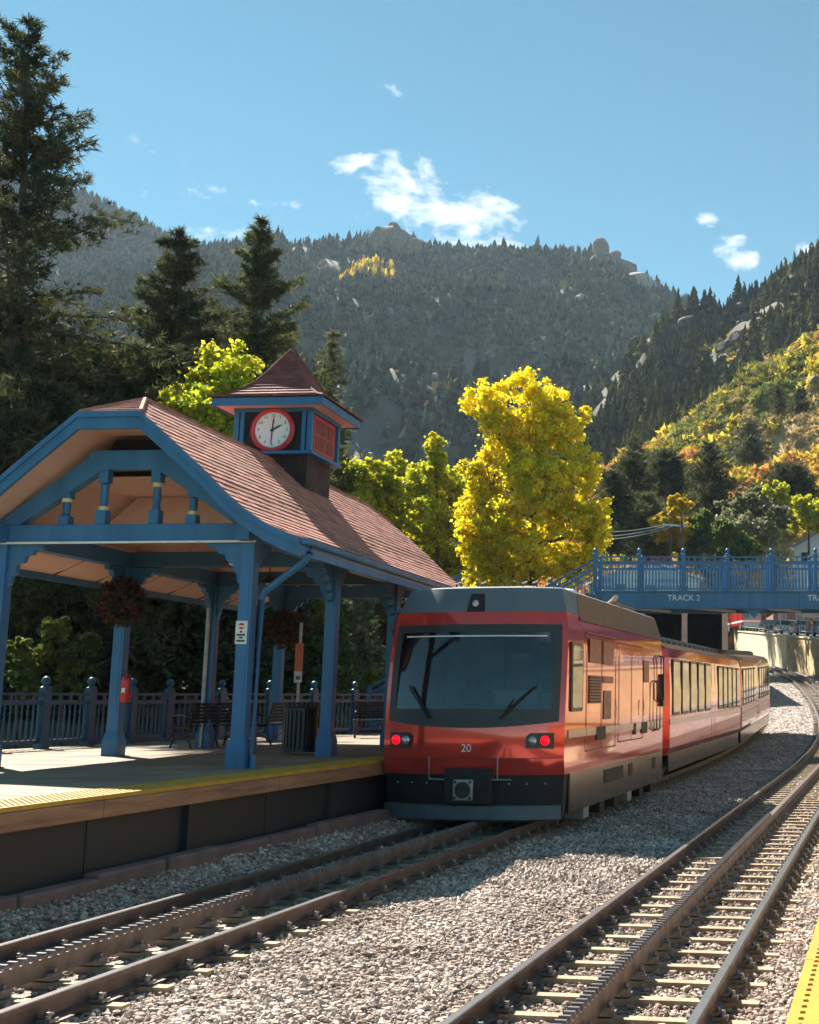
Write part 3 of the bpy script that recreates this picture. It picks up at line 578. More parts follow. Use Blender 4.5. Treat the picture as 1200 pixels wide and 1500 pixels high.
def stones(name, tmpl, n, s0, s1, u0, u1, size, seed, label, bias=1.0):
    r = np.random.default_rng(seed); s = s0+(s1-s0)*r.random(n)**bias; u = r.uniform(u0, u1, n); ok = np.ones(n, bool)
    for uc in (T1, T2):
        ok &= np.abs(np.abs(u-uc)-.735) > .07; ok &= np.abs(u-uc) > .075
        c0 = 5.82 if uc == T1 else 5.50; ph = (s-c0) % .53; onsl = ((ph < .055) | (ph > .475)) & (np.abs(u-uc) < 1.02); ok &= ~(onsl & (r.random(n) < np.where((np.abs(u-uc) < .66) & (np.abs(u-uc) > .1), .60, .38)))
    s = s[ok]; u = u[ok]; n = len(s); x = s*TT.x+u*TN.x; y = s*TT.y+u*TN.y
    sz = np.clip(r.gamma(5, size/5, n), size*.4, size*2.1); z = bal_z(u)-.035+sz*r.uniform(.15, .95, n)
    hh = sz*r.uniform(.6, 1, n); dist = np.minimum(np.abs(u-T1), np.abs(u-T2)); rust = r.random(n) < np.clip(1.25-dist*.95, .04, .7); Q = np.stack([x, y, z], -1)
    stamp(name, tmpl, Q[~rust], sz[~rust], hh[~rust], M['stone'], label, 'ballast')
    stamp('rusty_'+name, tmpl, Q[rust], sz[rust], hh[rust], M['stone_rust'], label.replace('loose', 'rust-stained'), 'ballast')
stones('near_ballast_stones', [ico(i) for i in range(12)], 105000, 5.6, 13.5, -8.1, .3, .0160, 41, 'loose pale ballast stones in the foreground', 1.15)
stones('far_ballast_stones', [octa(i) for i in range(12)], 110000, 13.2, 36, -8.1, .3, .0205, 42, 'loose ballast stones farther along the tracks', 1.25)

r = np.random.default_rng(44); n_ = 26000; s_ = 35+(115-35)*r.random(n_)**1.2; u_r = r.uniform(-8, 3.5, n_); PP = np.array([trz(a, b, float(bal_z(b))-.03) for a, b in zip(s_, u_r)]); sz_ = r.uniform(.03, .07, n_)
stamp('distant_ballast_stones', [octa(i) for i in range(8)], PP, sz_, sz_*.7, M['stone'], 'loose ballast stones beyond the footbridge', 'ballast')
# ------------------------------------------------------------------ platforms
PZ = 1.118; PE = -7.93
def plat_left(s): return float(np.interp(s, [-3, 21, 25.5, 30.6, 38, 44], [-16.7, -16.6, -16.2, -14.1, -11.5, -10.5]))
plat = empty('platform', (0, 0, 0), kind='structure')
def trbox(mb, s0, s1, u0, u1, z0, z1):
    P = [trz(s, u, 0) for s, u in ((s0, u0), (s0, u1), (s1, u1), (s1, u0))]; q = [Vector((p.x, p.y, z)) for z in (z0, z1) for p in P]
    return mb.add(q, [(0,3,2,1),(4,5,6,7),(0,1,5,4),(1,2,6,5),(2,3,7,6),(3,0,4,7)])
mb = MB(); s = -3.0
while s < 44:     # boards across the platform
    trbox(mb, s+.006, s+.194, plat_left(s), PE-.62, PZ-.06, PZ+random.uniform(-.002, .002)); s += .2
tag(mb.build('deck_boards', M['deck'], plat, fix=False), kind='stuff')
s = -3.0
while s < 43.9:
    m1 = MB(); trbox(m1, s+.003, s+1.197, PE-.61, PE+.0, PZ-.04, PZ+.004); t_ = m1.build('tactile_tile', M['yellow'], plat)
    m2 = MB()
    if s < 22:
        for i in range(16):
            for j in range(8):
                p = trz(s+.075*i+.04, PE-.57+.075*j, 0); m2.add([(p.x-.014, p.y-.014, PZ+.004), (p.x+.014, p.y-.014, PZ+.004), (p.x+.014, p.y+.014, PZ+.004), (p.x-.014, p.y+.014, PZ+.004)] + [(p.x-.008, p.y-.008, PZ+.011), (p.x+.008, p.y-.008, PZ+.011), (p.x+.008, p.y+.008, PZ+.011), (p.x-.008, p.y+.008, PZ+.011)], [(4,5,6,7),(0,1,5,4),(1,2,6,5),(2,3,7,6),(3,0,4,7)])
        tag(m2.build('tactile_domes', M['yellow'], t_, fix=False), kind='stuff')
    s += 1.2
s = -3.0; k = 0
while s < 43:
    m1 = MB(); trbox(m1, s+.004, s+3.596, PE-.14, PE+.012, PZ-.225, PZ-.045); m1.build('edge_timber', M['fascia'], plat, bevel=.012)
    m1 = MB(); trbox(m1, s+.01, s+3.59, -8.16, -8.10, .10, PZ-.23); m1.build('skirt_panel', M['skirt'], plat)
    m1 = MB(); trbox(m1, s+1.7, s+1.8, -8.10, -8.02, .10, PZ-.23); m1.build('skirt_batten', M['skirt'], plat)
    s += 3.6
for s_a, s_b in ((-3, 21), (21.01, 25.5), (25.51, 30.6), (30.61, 38), (38.01, 44)):
    mb = MB(); trbox(mb, s_a, s_b, max(plat_left(s_a), plat_left(s_b))+.05, -8.5, .15, PZ-.07); mb.build('platform_base', M['concrete'], plat)
s = 2.0; k = 0
while s < 26:       # rough kerb stones along the foot of the platform
    L_ = random.uniform(.7, 1.5); m1 = MB(); trbox(m1, s+.01, s+L_-.01, -7.86+random.uniform(-.02, .02), -7.66+random.uniform(-.03, .02), .1, .38+random.uniform(-.03, .03)); m1.build('kerb_stone', M['kerb'], plat, bevel=.03); s += L_
plat2 = empty('platform', (0, 0, 0), kind='structure')
RE = -.335
mb = MB(); s = -3.0
while s < 42:
    trbox(mb, s+.006, s+.194, RE+.63, 5.4, PZ-.06, PZ+random.uniform(-.002, .002)); s += .2
tag(mb.build('deck_boards', M['deck'], plat2, fix=False), kind='stuff')
s = -2.4
while s < 41:
    m1 = MB(); trbox(m1, s+.003, s+1.197, RE, RE+.61, PZ-.04, PZ+.004); t_ = m1.build('tactile_tile', M['yellow'], plat2)
    if s < 9:
        m2 = MB()
        for i in range(16):
            for j in range(8):
                p = trz(s+.075*i+.04, RE+.04+.075*j, 0); m2.lathe([(.014, PZ+.004), (.009, PZ+.011)], 6, (p.x, p.y, 0))
        tag(m2.build('tactile_domes', M['yellow'], t_, fix=False), kind='stuff')
    s += 1.2
m1 = MB(); trbox(m1, -3, 42, RE-.012, RE+.14, PZ-.225, PZ-.045); m1.build('edge_timber', M['fascia'], plat2)
m1 = MB(); trbox(m1, -3, 42, RE+.28, RE+.34, .05, PZ-.23); m1.build('skirt_panel', M['concrete'], plat2)  # unseen skirt made pale so it reflects brightly in the train side
m1 = MB(); trbox(m1, -3, 42, RE+.66, 5.4, .05, PZ-.07); m1.build('platform_base', M['concrete'], plat2)
# ------------------------------------------------------------------ station shelter
SAZ = R_(3.6); SO = Vector((-6.46, 17.2, 0))
sh = empty('station_shelter', SO, -SAZ, 'open blue timber platform shelter with red shingle roof and clock tower', 'shelter')
def sh_w(b, s, z): return SO + Vector((math.cos(SAZ)*b+math.sin(SAZ)*s, -math.sin(SAZ)*b+math.cos(SAZ)*s, z))
W2 = 3.71; MID = -W2/2; YS = [0, 3.35, 6.7, 10.05]
half = [(0, 6.53), (.45, 6.12), (.95, 5.69), (1.45, 5.25), (1.75, 4.95), (2.02, 4.72), (2.35, 4.50), (2.62, 4.37), (2.88, 4.28)]
def roofz(v): return float(np.interp(abs(v), [p[0] for p in half], [p[1] for p in half]))
YF, YB = -.70, 10.75; RF, RB = .2, 9.85      # rake planes and ridge ends
# posts
def post_mb():
    m = MB(); m.box(-.095, .095, -.095, .095, PZ+.42, 4.33)
    m.add([(a*.138, b*.138, PZ) for a, b in ((-1,-1),(1,-1),(1,1),(-1,1))] + [(a*.138, b*.138, PZ+.26) for a, b in ((-1,-1),(1,-1),(1,1),(-1,1))] + [(a*.095, b*.095, PZ+.42) for a, b in ((-1,-1),(1,-1),(1,1),(-1,1))],
          [(0,1,5,4),(1,2,6,5),(2,3,7,6),(3,0,4,7),(4,5,9,8),(5,6,10,9),(6,7,11,10),(7,4,8,11)])
    for e in (-1, 1): m.box(-.05, .05, e*.097-.004, e*.097+.004, PZ+.6, 4.0); m.box(e*.097-.004, e*.097+.004, -.05, .05, PZ+.6, 4.0)
    return m
post_me = post_mb().mesh('post', M['blue'])
brk = [(0, 0), (.52, 0), (.52, -.07), (.40, -.08), (.36, -.16), (.27, -.17), (.235, -.27), (.14, -.30), (.125, -.42), (.07, -.46), (.06, -.58), (0, -.62)]
br_me = MB().prism(brk, -.045, .045, 'y').mesh('bracket', M['blue'])
for b in (0, -W2):
    for y in YS:
        p = link('post', post_me, sh); p.location = (b, y, 0)
        e = link('bracket', br_me, p); e.location = (.095 if b < -1 else -.095, 0, 4.325); e.rotation_euler = (0, 0, 0 if b < -1 else math.pi)
        for dr in (1, -1):
            if (y == YS[0] and dr == -1) or (y == YS[-1] and dr == 1): continue
            e = link('bracket', br_me, p); e.location = (0, dr*.095, 4.325); e.rotation_euler = (0, 0, dr*math.pi/2)
for b in (0, -W2): MB().box(b-.10, b+.10, -.3, 10.35, 4.33, 4.60).build('side_beam', M['blue'], sh, .012)
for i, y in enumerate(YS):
    MB().box(-W2+.101, -.101, y-.10, y+.10, 4.335, 4.60).build('tie_beam', M['blue'] if i in (0, 3) else M['blue_shaded'], sh, .012)
    if i == 0: MB().box(-W2-.12, .12, -.13, -.1005, 4.315, 4.345).build('beam_bead', M['white'], sh)
# gable trusses at both ends: raking braces, collar, turned spindles
def strip_poly(pts, d):   # offset polyline of (b,z) downwards
    return pts + [(a, z-d) for a, z in reversed(pts)]
def rake_pts(zo=0.0, shrink=0.0, clip=6.12):
    P = []
    for v, z in reversed(half[1:]): P.append((MID-v+shrink, z+zo))
    for v, z in half[1:]: P.append((MID+v-shrink, z+zo))
    return P
for yy, nm in ((YF, 1), (YB, -1)):
    out = rake_pts(); inn = []
    for k, (a, z) in enumerate(out): inn.append((a, z-.20))
    m = MB(); n = len(out)
    for k in range(n-1):
        (a0, z0), (a1, z1) = out[k], out[k+1]; d0, d1 = .24, .24
        if k == n//2-1: d0 = d1 = .24
        m.prism([(a0, z0-d0), (a1, z1-d1), (a1, z1), (a0, z0)], yy-.03*nm, yy+.03*nm, 'y')
    m.build('rake_board', M['blue'], sh)
    m = MB()
    for k in range(n-1):
        (a0, z0), (a1, z1) = out[k], out[k+1]
        m.prism([(a0, z0-.075), (a1, z1-.075), (a1, z1+.012), (a0, z0+.012)], yy-.065*nm, yy-.0305*nm, 'y')
    m.build('rake_trim', M['blue'], sh)
for yy in (0.0, 10.05):
    for e in (-1, 1):      # inner raking braces
        m = MB(); m.prism([(MID+e*.50, 5.70), (MID+e*2.0, 4.60), (MID+e*1.62, 4.60), (MID+e*.40, 5.42)], yy-.09, yy+.09, 'y'); m.build('raking_brace', M['blue'], sh, .008)
    MB().box(MID-.62, MID+.62, yy-.088, yy+.088, 5.42, 5.70).build('collar_beam', M['blue'], sh, .008)
    MB().prism([(MID-.60, 5.68), (MID+.60, 5.68), (MID+.46, 5.94), (MID-.46, 5.94)], yy+.30, yy+.34, 'y').build('vent_panel', M['black_matte'], sh)
    for k, (q, z1, lo) in enumerate(((-.96, 5.12, 0), (-.40, 5.42, 1), (.40, 5.42, 0), (.96, 5.12, 1))):
        x = MID+q; h = z1-4.60; c = (x, yy, 4.60)
        sp = MB().box(x-.075, x+.075, yy-.075, yy+.075, 4.60, 4.60+h*.26); sp.box(x-.07, x+.07, yy-.07, yy+.07, 4.60+h*.76, z1)
        sp.lathe([(.052, h*.26), (.066, h*.30), (.05, h*.34), (.058, h*.52), (.05, h*.68), (.066, h*.72), (.052, h*.76)], 12, c)
        s_ = sp.build('spindle', M['blue'], sh); zb = h*(.28 if lo else .70)
        MB().lathe([(.069, zb-.02), (.072, zb), (.069, zb+.045)], 12, c).build('cream_band', M['cream'], s_)
# roof deck (underside boarded), ceiling boards follow the rafters
m = MB(); prof = [(MID+sg*v, z) for sg, lst in ((-1, reversed(half[1:])), (1, half[1:])) for v, z in lst]
rf = MB()
for e in (-1, 1):
    rows = []
    for v, z in half:
        y0 = RF + (YF-RF)*min(1, v/.45); y1 = RB + (YB-RB)*min(1, v/.45)
        rows.append([(MID+e*v, y0, z-.015), (MID+e*v, y1, z-.015)])
    rf.sheet(rows, False)
for yy, ry in ((YF, RF), (YB, RB)): rf.add([(MID-.45, yy, 6.105), (MID+.45, yy, 6.105), (MID, ry, 6.515)], [(0, 1, 2)])
roof = rf.build('roof', M['shingle_dark'], sh)
# soffit boards under the roof, one strip per board
for e in (-1, 1):
    for k in range(len(half)-1):
        (v0, z0), (v1, z1) = half[k], half[k+1]
        if k == 0: v0, z0 = .28, 6.27
        m = MB(); d0 = .10
        m.prism([(MID+e*v0, z0-d0), (MID+e*v1, z1-d0), (MID+e*v1, z1-d0-.02), (MID+e*v0, z0-d0-.02)], YF+.04, YB-.04, 'y'); m.build('soffit_board', M['soffit'], sh)
MB().box(MID-.45, MID+.45, YF+.04, YF+.9, 5.98, 6.0).build('soffit_board', M['soffit'], sh)
# inner ceiling boards between tie beams (pinkish sloping ceiling seen through the gable)
for k in range(6):
    y0 = .34+k*1.62; MB().box(MID-1.25, MID+1.25, y0+.01, y0+1.60, 5.36, 5.385).build('ceiling_board', M['soffit'], sh)
for e in (-1, 1):
    for k in range(6):
        y0 = .34+k*1.62; m = MB(); m.prism([(MID+e*1.26, 5.36), (MID+e*1.85, 4.68), (MID+e*1.85, 4.655), (MID+e*1.26, 5.335)], y0+.01, y0+1.60, 'y'); m.build('ceiling_board', M['soffit'], sh)
MB().prism([(MID-1.75, 4.66), (MID+1.75, 4.66), (MID+1.0, 5.34), (MID-1.0, 5.34)], 2.0, 2.03, 'y').build('gable_panel', M['soffit'], sh)
# eave boards, rafter tails and gutters
for e in (-1, 1):
    x = MID+e*2.86
    MB().box(x-.02, x+.02, YF+.05, YB-.05, 4.06, 4.27).build('eave_board', M['blue'], sh)
    x2 = MID+e*2.93
    m = MB()
    pr = [(.065*math.cos(t), .065*math.sin(t)) for t in np.linspace(math.pi, 2*math.pi, 8)] + [(.055, .012), (.065, .02), (-.065, .02)]
    m.prism([(x2+a, 4.27+b) for a, b in pr], YF-.02, YB+.02, 'y'); g_ = m.build('gutter', M['blue'], sh)
    for k in range(12): MB().box(x2-.075, x2+.075, YF+.4+k*.95, YF+.43+k*.95, 4.292, 4.30).build('gutter_strap', M['metal_grey'], g_)
    for k in range(8):
        y = YF+.9+k*1.3; m = MB(); m.prism([(MID+e*1.96, 4.655), (MID+e*2.3, 4.42), (MID+e*2.83, 4.17), (MID+e*2.83, 4.15), (MID+e*2.3, 4.40), (MID+e*1.96, 4.63)], y-.012, y+.012, 'y'); m.build('soffit_seam', M['black'], sh)
# downpipe at the front right post
MB().tube([(1.07, -.45, 4.24), (1.07, -.45, 4.10), (.98, -.42, 4.0), (.25, .0, 3.62), (.19, .02, 3.5), (.19, .02, 1.3), (.19, .02, PZ)], .052, 10).build('downpipe', M['blue'], sh)
MB().tube([(-W2-.02, 6.55, 4.1), (-W2-.02, 6.55, PZ)], .04, 8).build('downpipe', M['metal_grey'], sh)
# shingles: the 300 biggest in view are pieces, the rest one joined part
slen = [0]
for k in range(len(half)-1): slen.append(slen[-1]+math.hypot(half[k+1][0]-half[k][0], half[k+1][1]-half[k][1]))
def roofpt(d): return float(np.interp(d, slen, [p[0] for p in half])), float(np.interp(d, slen, [p[1] for p in half]))
shing_me = []
rs = random.Random(3)
for k in range(5):
    shing_me.append(MB().box(-.119+rs.uniform(0, .004), .119-rs.uniform(0, .004), -.19, .0, .0, .016).mesh('shingle', M['shingle']))
rest = MB(); count = 0; exp_ = .142; cand = []
for e in (1, -1):
    d = .0
    row = 0
    while d < slen[-1]-.02:
        d1 = min(d+exp_, slen[-1]); v0, z0 = roofpt(d); v1, z1 = roofpt(d1)
        f_ = min(1, v0/.45); ya = RF+(YF-.03-RF)*f_; yb = RB+(YB+.03-RB)*f_
        y = ya - (.12 if row % 2 else 0); 
        while y < yb:
            wd = rs.choice((.2, .24, .24, .28)); a = max(y, ya); b = min(y+wd-.006, yb)
            if b-a > .02: cand.append((e, v0, z0, v1, z1, a, b, rs.uniform(0, .007)))
            y += wd
        d += exp_; row += 1
def shingle_pts(e, v0, z0, v1, z1, a, b, j):
    dv, dz = v1-v0, z1-z0; L = math.hypot(dv, dz); nv, nz_ = -dz/L, dv/L
    P = []
    for y in (a, b):
        for (t, h) in ((-.35, .001), (1.03, .004), (1.03, .020+j), (-.35, .006)):
            P.append((MID+e*(v0+dv*t+nv*h), y, z0+dz*t+nz_*h))
    return P
shF = [(0,1,2,3),(7,6,5,4),(1,5,6,2),(3,2,6,7),(0,4,5,1)]
cand.sort(key=lambda c: (c[0] != 1, c[5] - 0.0*c[3]))
for i, c in enumerate(cand):
    P = shingle_pts(*c)
    if c[0] == 1 and count < 300:
        count += 1; MB().add(P, shF).build('shingle', M['shingle'], roof, fix=True)
    else: rest.add(P, shF)
for yy, ry, nm in ((YF, RF, -1), (YB, RB, 1)):      # hipped clips at the two ends
    for k in range(7):
        t0, t1 = k/7., (k+1)/7.; za, zb_ = 6.53-.41*t0, 6.53-.41*t1; y0, y1 = ry+(yy-ry)*t0, ry+(yy-ry)*t1+nm*.02
        x = -.45*t1
        while x < .45*t1-.01:
            x1 = min(x+.22, .45*t1); hx = .45*t0
            P = [(MID+max(-hx, min(hx, x)), y0, za+.004), (MID+max(-hx, min(hx, x1)), y0, za+.004), (MID+x1-.004, y1, zb_+.022), (MID+x, y1, zb_+.022), (MID+x1-.004, y1, zb_), (MID+x, y1, zb_)]
            rest.add(P, [(0,1,2,3),(3,2,4,5)]); x = x1
tag(rest.build('shingles', M['shingle'], roof, fix=True), kind='stuff')
for yy, ry in ((YF, RF), (YB, RB)):
    for e in (-1, 1): MB().tube([(MID, ry, 6.545), (MID+e*.225, (yy+ry)/2, 6.345), (MID+e*.45, yy, 6.14)], .035, 6).build('hip_cap', M['shingle'], roof)
for k in range(30):       # ridge caps
    y = RF+k*.32
    if y < RB: MB().prism([(MID-.11, 6.46), (MID, 6.565+.004*(k%2)), (MID+.11, 6.46), (MID, 6.54)], y, min(y+.33, RB), 'y').build('ridge_cap', M['shingle'], roof)
# ---- clock tower
TX0, TX1, TY0, TY1 = MID-.76, MID+.76, 4.78, 6.26; TZ0, TZ1 = 6.68, 7.52
TCX, TCY = MID, (TY0+TY1)/2
tower = MB().box(TX0+.14, TX1-.14, TY0+.14, TY1-.14, 5.2, TZ0).build('clock_tower', M['darkwood'], sh)
m = MB()     # shingle cladding of the tower foot, in courses
for k in range(10):
    z = 5.28+k*.14; x = TY0+.14
    for j in range(6): m.box(TX1-.14, TX1-.12, TY0+.14+j*.2, TY0+.14+j*.2+.194, z, z+.15); m.box(TX0+.14+j*.205, TX0+.14+j*.205+.198, TY0+.12, TY0+.14, z, z+.15)
m.build('wall_shingles', M['darkwood'], tower, fix=False); col.objects['wall_shingles']['kind'] = 'stuff'
MB().box(TX0+.06, TX1-.06, TY0+.06, TY1-.06, TZ0, TZ1).build('belfry_wall', M['black_matte'], tower)
MB().box(TX0-.05, TX1+.05, TY0-.05, TY1+.05, TZ0-.05, TZ0+.01).build('belfry_ledge', M['blue'], tower, .008)
MB().box(TX0-.01, TX1+.01, TY0-.01, TY1+.01, TZ1-.07, TZ1+.02).build('belfry_frieze', M['blue'], tower, .006)
for x in (TX0, TX1):
    for y in (TY0, TY1):
        m = MB().box(x-.10 if x > MID else x-.0, x if x > MID else x+.10, y if y < 5.5 else y-.10, y+.10 if y < 5.5 else y, TZ0+.01, TZ1-.07)
        m.build('corner_post', M['blue'], tower, .008)
        sg = 1 if x > MID else -1; MB().box(x-sg*.20, x-sg*.125, (y if y < 5.5 else y-.06), (y+.06 if y < 5.5 else y), TZ0+.01, TZ1-.07).build('corner_post', M['blue'], tower)
# clock
cz = 7.10; cyk = TY0+.055
MB().lathe([(.36, -.02), (.425, -.03), (.43, -.06), (.40, -.085), (.345, -.075), (.335, -.03)], 40, (MID, cyk, cz), 'y').build('clock_ring', M['red_paint'], tower)
MB().lathe([(.348, -.03), (.348, -.055)], 40, (MID, cyk, cz), 'y').build('clock_face', M['clock'], tower)
for k in range(1, 13):
    t = math.pi/2 - k*math.pi/6
    lettering('numeral', str(k), .085, M['black'], tower, (MID+.275*math.cos(t), cyk-.057, cz+.275*math.sin(t)), (math.pi/2, 0, 0), .003)
m = MB()
for k in range(60):
    t = k*math.pi/30; a, b = (.322, .338); c_, s_ = math.cos(t), math.sin(t); q = .003
    m.add([(MID+a*c_-q*s_, cyk-.0575, cz+a*s_+q*c_), (MID+a*c_+q*s_, cyk-.0575, cz+a*s_-q*c_), (MID+b*c_+q*s_, cyk-.0575, cz+b*s_-q*c_), (MID+b*c_-q*s_, cyk-.0575, cz+b*s_+q*c_)], [(0,1,2,3)])
tag(m.build('minute_marks', M['black'], tower, fix=False), kind='stuff')
def hand(ang, L, wd, back, yo):
    t = R_(90-ang); d = Vector((math.cos(t), 0, math.sin(t))); n = Vector((-d.z, 0, d.x)); c = Vector((MID, cyk-yo, cz)); m = MB()
    m.add([c-d*back-n*wd*.7, c-d*back+n*wd*.7, c+d*L*.62+n*wd, c+d*L, c+d*L*.62-n*wd], [(0,1,2,3,4)]); return m.build('clock_hand', M['black'], tower, fix=False)
hand(62, .215, .021, .05, .064); hand(4, .27, .014, .26, .068)
MB().lathe([(.03, -.056), (.03, -.072)], 12, (MID, cyk, cz), 'y').build('clock_boss', M['black'], tower)
# side louvre window, red frame
wx = TX1-.06
MB().box(wx, wx+.03, TY0+.20, TY1-.20, TZ0+.06, TZ1-.09).build('tower_window_frame', M['red_paint'], tower)
for j in range(3):
    for k in range(2): y0 = TY0+.27+j*.32; z0 = TZ0+.11+k*.30; MB().box(wx+.0305, wx+.036, y0, y0+.29, z0, z0+.27).build('tower_window_pane', M['grille'], tower)
for x_, s_ in ((TX0+.06, -1),): MB().box(x_-.03, x_, TY0+.20, TY1-.20, TZ0+.06, TZ1-.09).build('tower_window_frame', M['red_paint'], tower)
# flared pyramid roof
EH = 1.06; ez = 7.52
MB().box(TCX-EH+.04, TCX+EH-.04, TCY-EH+.04, TCY+EH-.04, ez+.005, ez+.03).build('tower_soffit', M['soffit'], tower)
for a, b, c, d in ((-EH, EH, -EH, -EH+.03), (-EH, EH, EH-.03, EH), (-EH, -EH+.03, -EH+.031, EH-.031), (EH-.03, EH, -EH+.031, EH-.031)):
    MB().box(TCX+a, TCX+b, TCY+c, TCY+d, ez-.015, ez+.135).build('tower_eave_board', M['blue'], tower)
pp = [(EH+.03, ez+.15), (.86, ez+.24), (.66, ez+.40), (.48, ez+.60), (.32, ez+.84), (.17, ez+1.10), (.02, ez+1.36)]
m = MB(); rows_r = [q[0] for q in pp]; rows_z = [q[1] for q in pp]
tl = np.concatenate([[0], np.cumsum(np.hypot(np.diff(rows_r), np.diff(rows_z)))])
d = 0
trf = MB()
for k in range(len(pp)-1):
    a, b = pp[k], pp[k+1]
    for sx, sy in ((0, -1), (1, 0), (0, 1), (-1, 0)):
        def P(r, q, z): return (TCX+(sx*r if sx else q*r), TCY+(sy*r if sy else q*r), z)
        trf.add([P(a[0], -1, a[1]-.012), P(a[0], 1, a[1]-.012), P(b[0], 1, b[1]-.012), P(b[0], -1, b[1]-.012)], [(0,1,2,3)])
trf.build('tower_roof', M['shingle_dark'], tower)
ms = MB()
while d < tl[-1]-.08:
    r0, z0 = np.interp(d, tl, rows_r), np.interp(d, tl, rows_z); r1, z1 = np.interp(d+.14, tl, rows_r), np.interp(d+.14, tl, rows_z)
    for sx, sy in ((0, -1), (1, 0), (0, 1), (-1, 0)):
        x = -r0
        while x < r0-.01:
            x1 = min(x+.21+rs.uniform(-.03, .03), r0); q0, q1 = max(-r1, min(r1, x)), max(-r1, min(r1, x1)); j = rs.uniform(0, .006)
            def P(r, q, z): return (TCX+(sx*r if sx else q), TCY+(sy*r if sy else q), z)
            ms.add([P(r0+.012, x+.003, z0), P(r0+.012, x1-.003, z0), P(r0+.012, x1-.003, z0+.02+j), P(r0+.012, x+.003, z0+.02+j), P(r1, q1, z1+.004), P(r1, q0, z1+.004)], [(0,1,2,3),(3,2,4,5)]); x = x1
    d += .12
tag(ms.build('tower_shingles', M['shingle_dark'], tower, fix=True), kind='stuff')
for sx, sy in ((-1,-1),(1,-1),(1,1),(-1,1)):
    MB().tube([(TCX+sx*q[0], TCY+sy*q[0], q[1]+.012) for q in pp], [.03]*6+[.02], 6).build('hip_cap', M['shingle_dark'], tower)

# ------------------------------------------------------------------ things in and around the shelter
def pendant(b, s, z, label):
    r = empty('pendant_lamp', sh_w(b, s, z), -SAZ, label, 'lamp')
    MB().tube([(0, 0, .12), (0, 0, 5.34-z)], .012, 6).build('rod', M['black'], r)
    MB().lathe([(.03, .16), (.05, .12), (.07, .10), (.17, .0), (.175, -.015)], 18).build('lamp_shade', M['black'], r)
    MB().lathe([(.05, .03), (.065, -.005), (.05, -.04), (.01, -.055)], 12).build('bulb', M['white'], r)
pendant(-1.0, 1.6, 4.22, 'black cone pendant lamp hanging under the first bay of the shelter')
pendant(-1.85, 5.0, 4.22, 'black cone pendant lamp hanging under the middle bay of the shelter')
def leaf_cloud(n, seed, rad, size, sq=1.0):
    r = np.random.default_rng(seed); d = r.normal(size=(n, 3)); d /= np.linalg.norm(d, axis=1)[:,None]; C_ = d*(rad*(.5+.5*r.random(n)**.5)*(1+.9*fbm(d[:,0]*2.2+seed*7, d[:,1]*2.2+d[:,2]*1.7, 3, seed)))[:,None]*np.array([1, 1, sq])
    return leaf_quads(C_, size, r)
def leaf_quads(C_, size, r, aspect=.6):
    n = len(C_); a = r.normal(size=(n, 3)); a /= np.linalg.norm(a, axis=1)[:,None]; b = np.cross(a, r.normal(size=(n, 3))); b /= np.linalg.norm(b, axis=1)[:,None]
    s_ = (size*r.uniform(.6, 1.4, n))[:,None]
    V = np.stack([C_-a*s_*.5, C_+b*s_*aspect*.5, C_+a*s_*.5, C_-b*s_*aspect*.5], 1).reshape(-1, 3)
    return V, np.arange(n*4).reshape(n, 4)
def basket(b, s, z, label, seed):
    r = empty('hanging_basket', sh_w(b, s, z), 0, label, 'flower basket')
    MB().lathe([(.06, -.2), (.16, -.14), (.20, .0), (.19, .01)], 14).build('basket_bowl', M['darkwood'], r)
    V, F_ = leaf_cloud(2600, seed, .40, .07, 1.0); npmesh('flowers', V, F_, M['flower'], r)
    for k in range(3): t = k*2.09; MB().tube([(.18*math.cos(t), .18*math.sin(t), 0), (0, 0, .55)], .006, 5).build('chain', M['black'], r)
    MB().tube([(0, 0, .55), (0, 0, max(.6, 4.33-z))], .008, 5).build('hook', M['black'], r)
basket(-W2+.15, 3.0, 3.72, 'round hanging flower basket in front of the rear post with the extinguisher', 1)
basket(-W2+.3, 9.6, 3.62, 'round hanging flower basket deep under the shelter by the orange sign', 2)
basket(.12, 7.0, 3.45, 'large dark hanging flower basket beside the train cab', 3)
# sign on the front post
r = empty('notice_sign', sh_w(-.02, -.103, 3.02), -SAZ, 'small white notice with a red emblem on the front blue post', 'sign')
MB().box(-.085, .085, -.008, -.001, -.165, .165).build('sign_plate', M['white'], r)
MB().lathe([(.045, -.0085), (.045, -.0105)], 20, (0, 0, .09), 'y').build('emblem_disc', M['red_paint'], r)
MB().box(-.045, .045, -.0125, -.011, .075, .10).build('emblem_bar', M['white'], r)
for k, (w_, z) in enumerate(((.035, .01), (.12, -.035), (.05, -.075), (.12, -.12))): MB().box(-w_/2, w_/2, -.0105, -.0085, z-.013, z+.013).build('text_line', M['black'], r)
# fire extinguisher on the rear post
r = empty('fire_extinguisher', sh_w(-W2+.20, 3.35-.10, 2.02), -SAZ, 'red fire extinguisher hung on the rear blue post', 'extinguisher')
MB().lathe([(.07, 0), (.085, .02), (.085, .36), (.07, .42), (.03, .45), (.03, .48)], 16).build('cylinder', M['red_paint'], r)
MB().box(-.02, .02, -.08, .05, .48, .50).box(-.02, .02, -.09, -.0, .52, .535).build('handle', M['black'], r)
MB().tube([(0, -.03, .49), (.09, -.05, .46), (.10, -.04, .3), (.09, -.03, .12)], .012, 6).build('hose', M['black'], r)
MB().box(-.03, .03, -.088, -.084, .16, .24).build('label_plate', M['white'], r)
MB().box(-.14, -.086, .03, .08, .05, .40).build('bracket', M['black'], r)
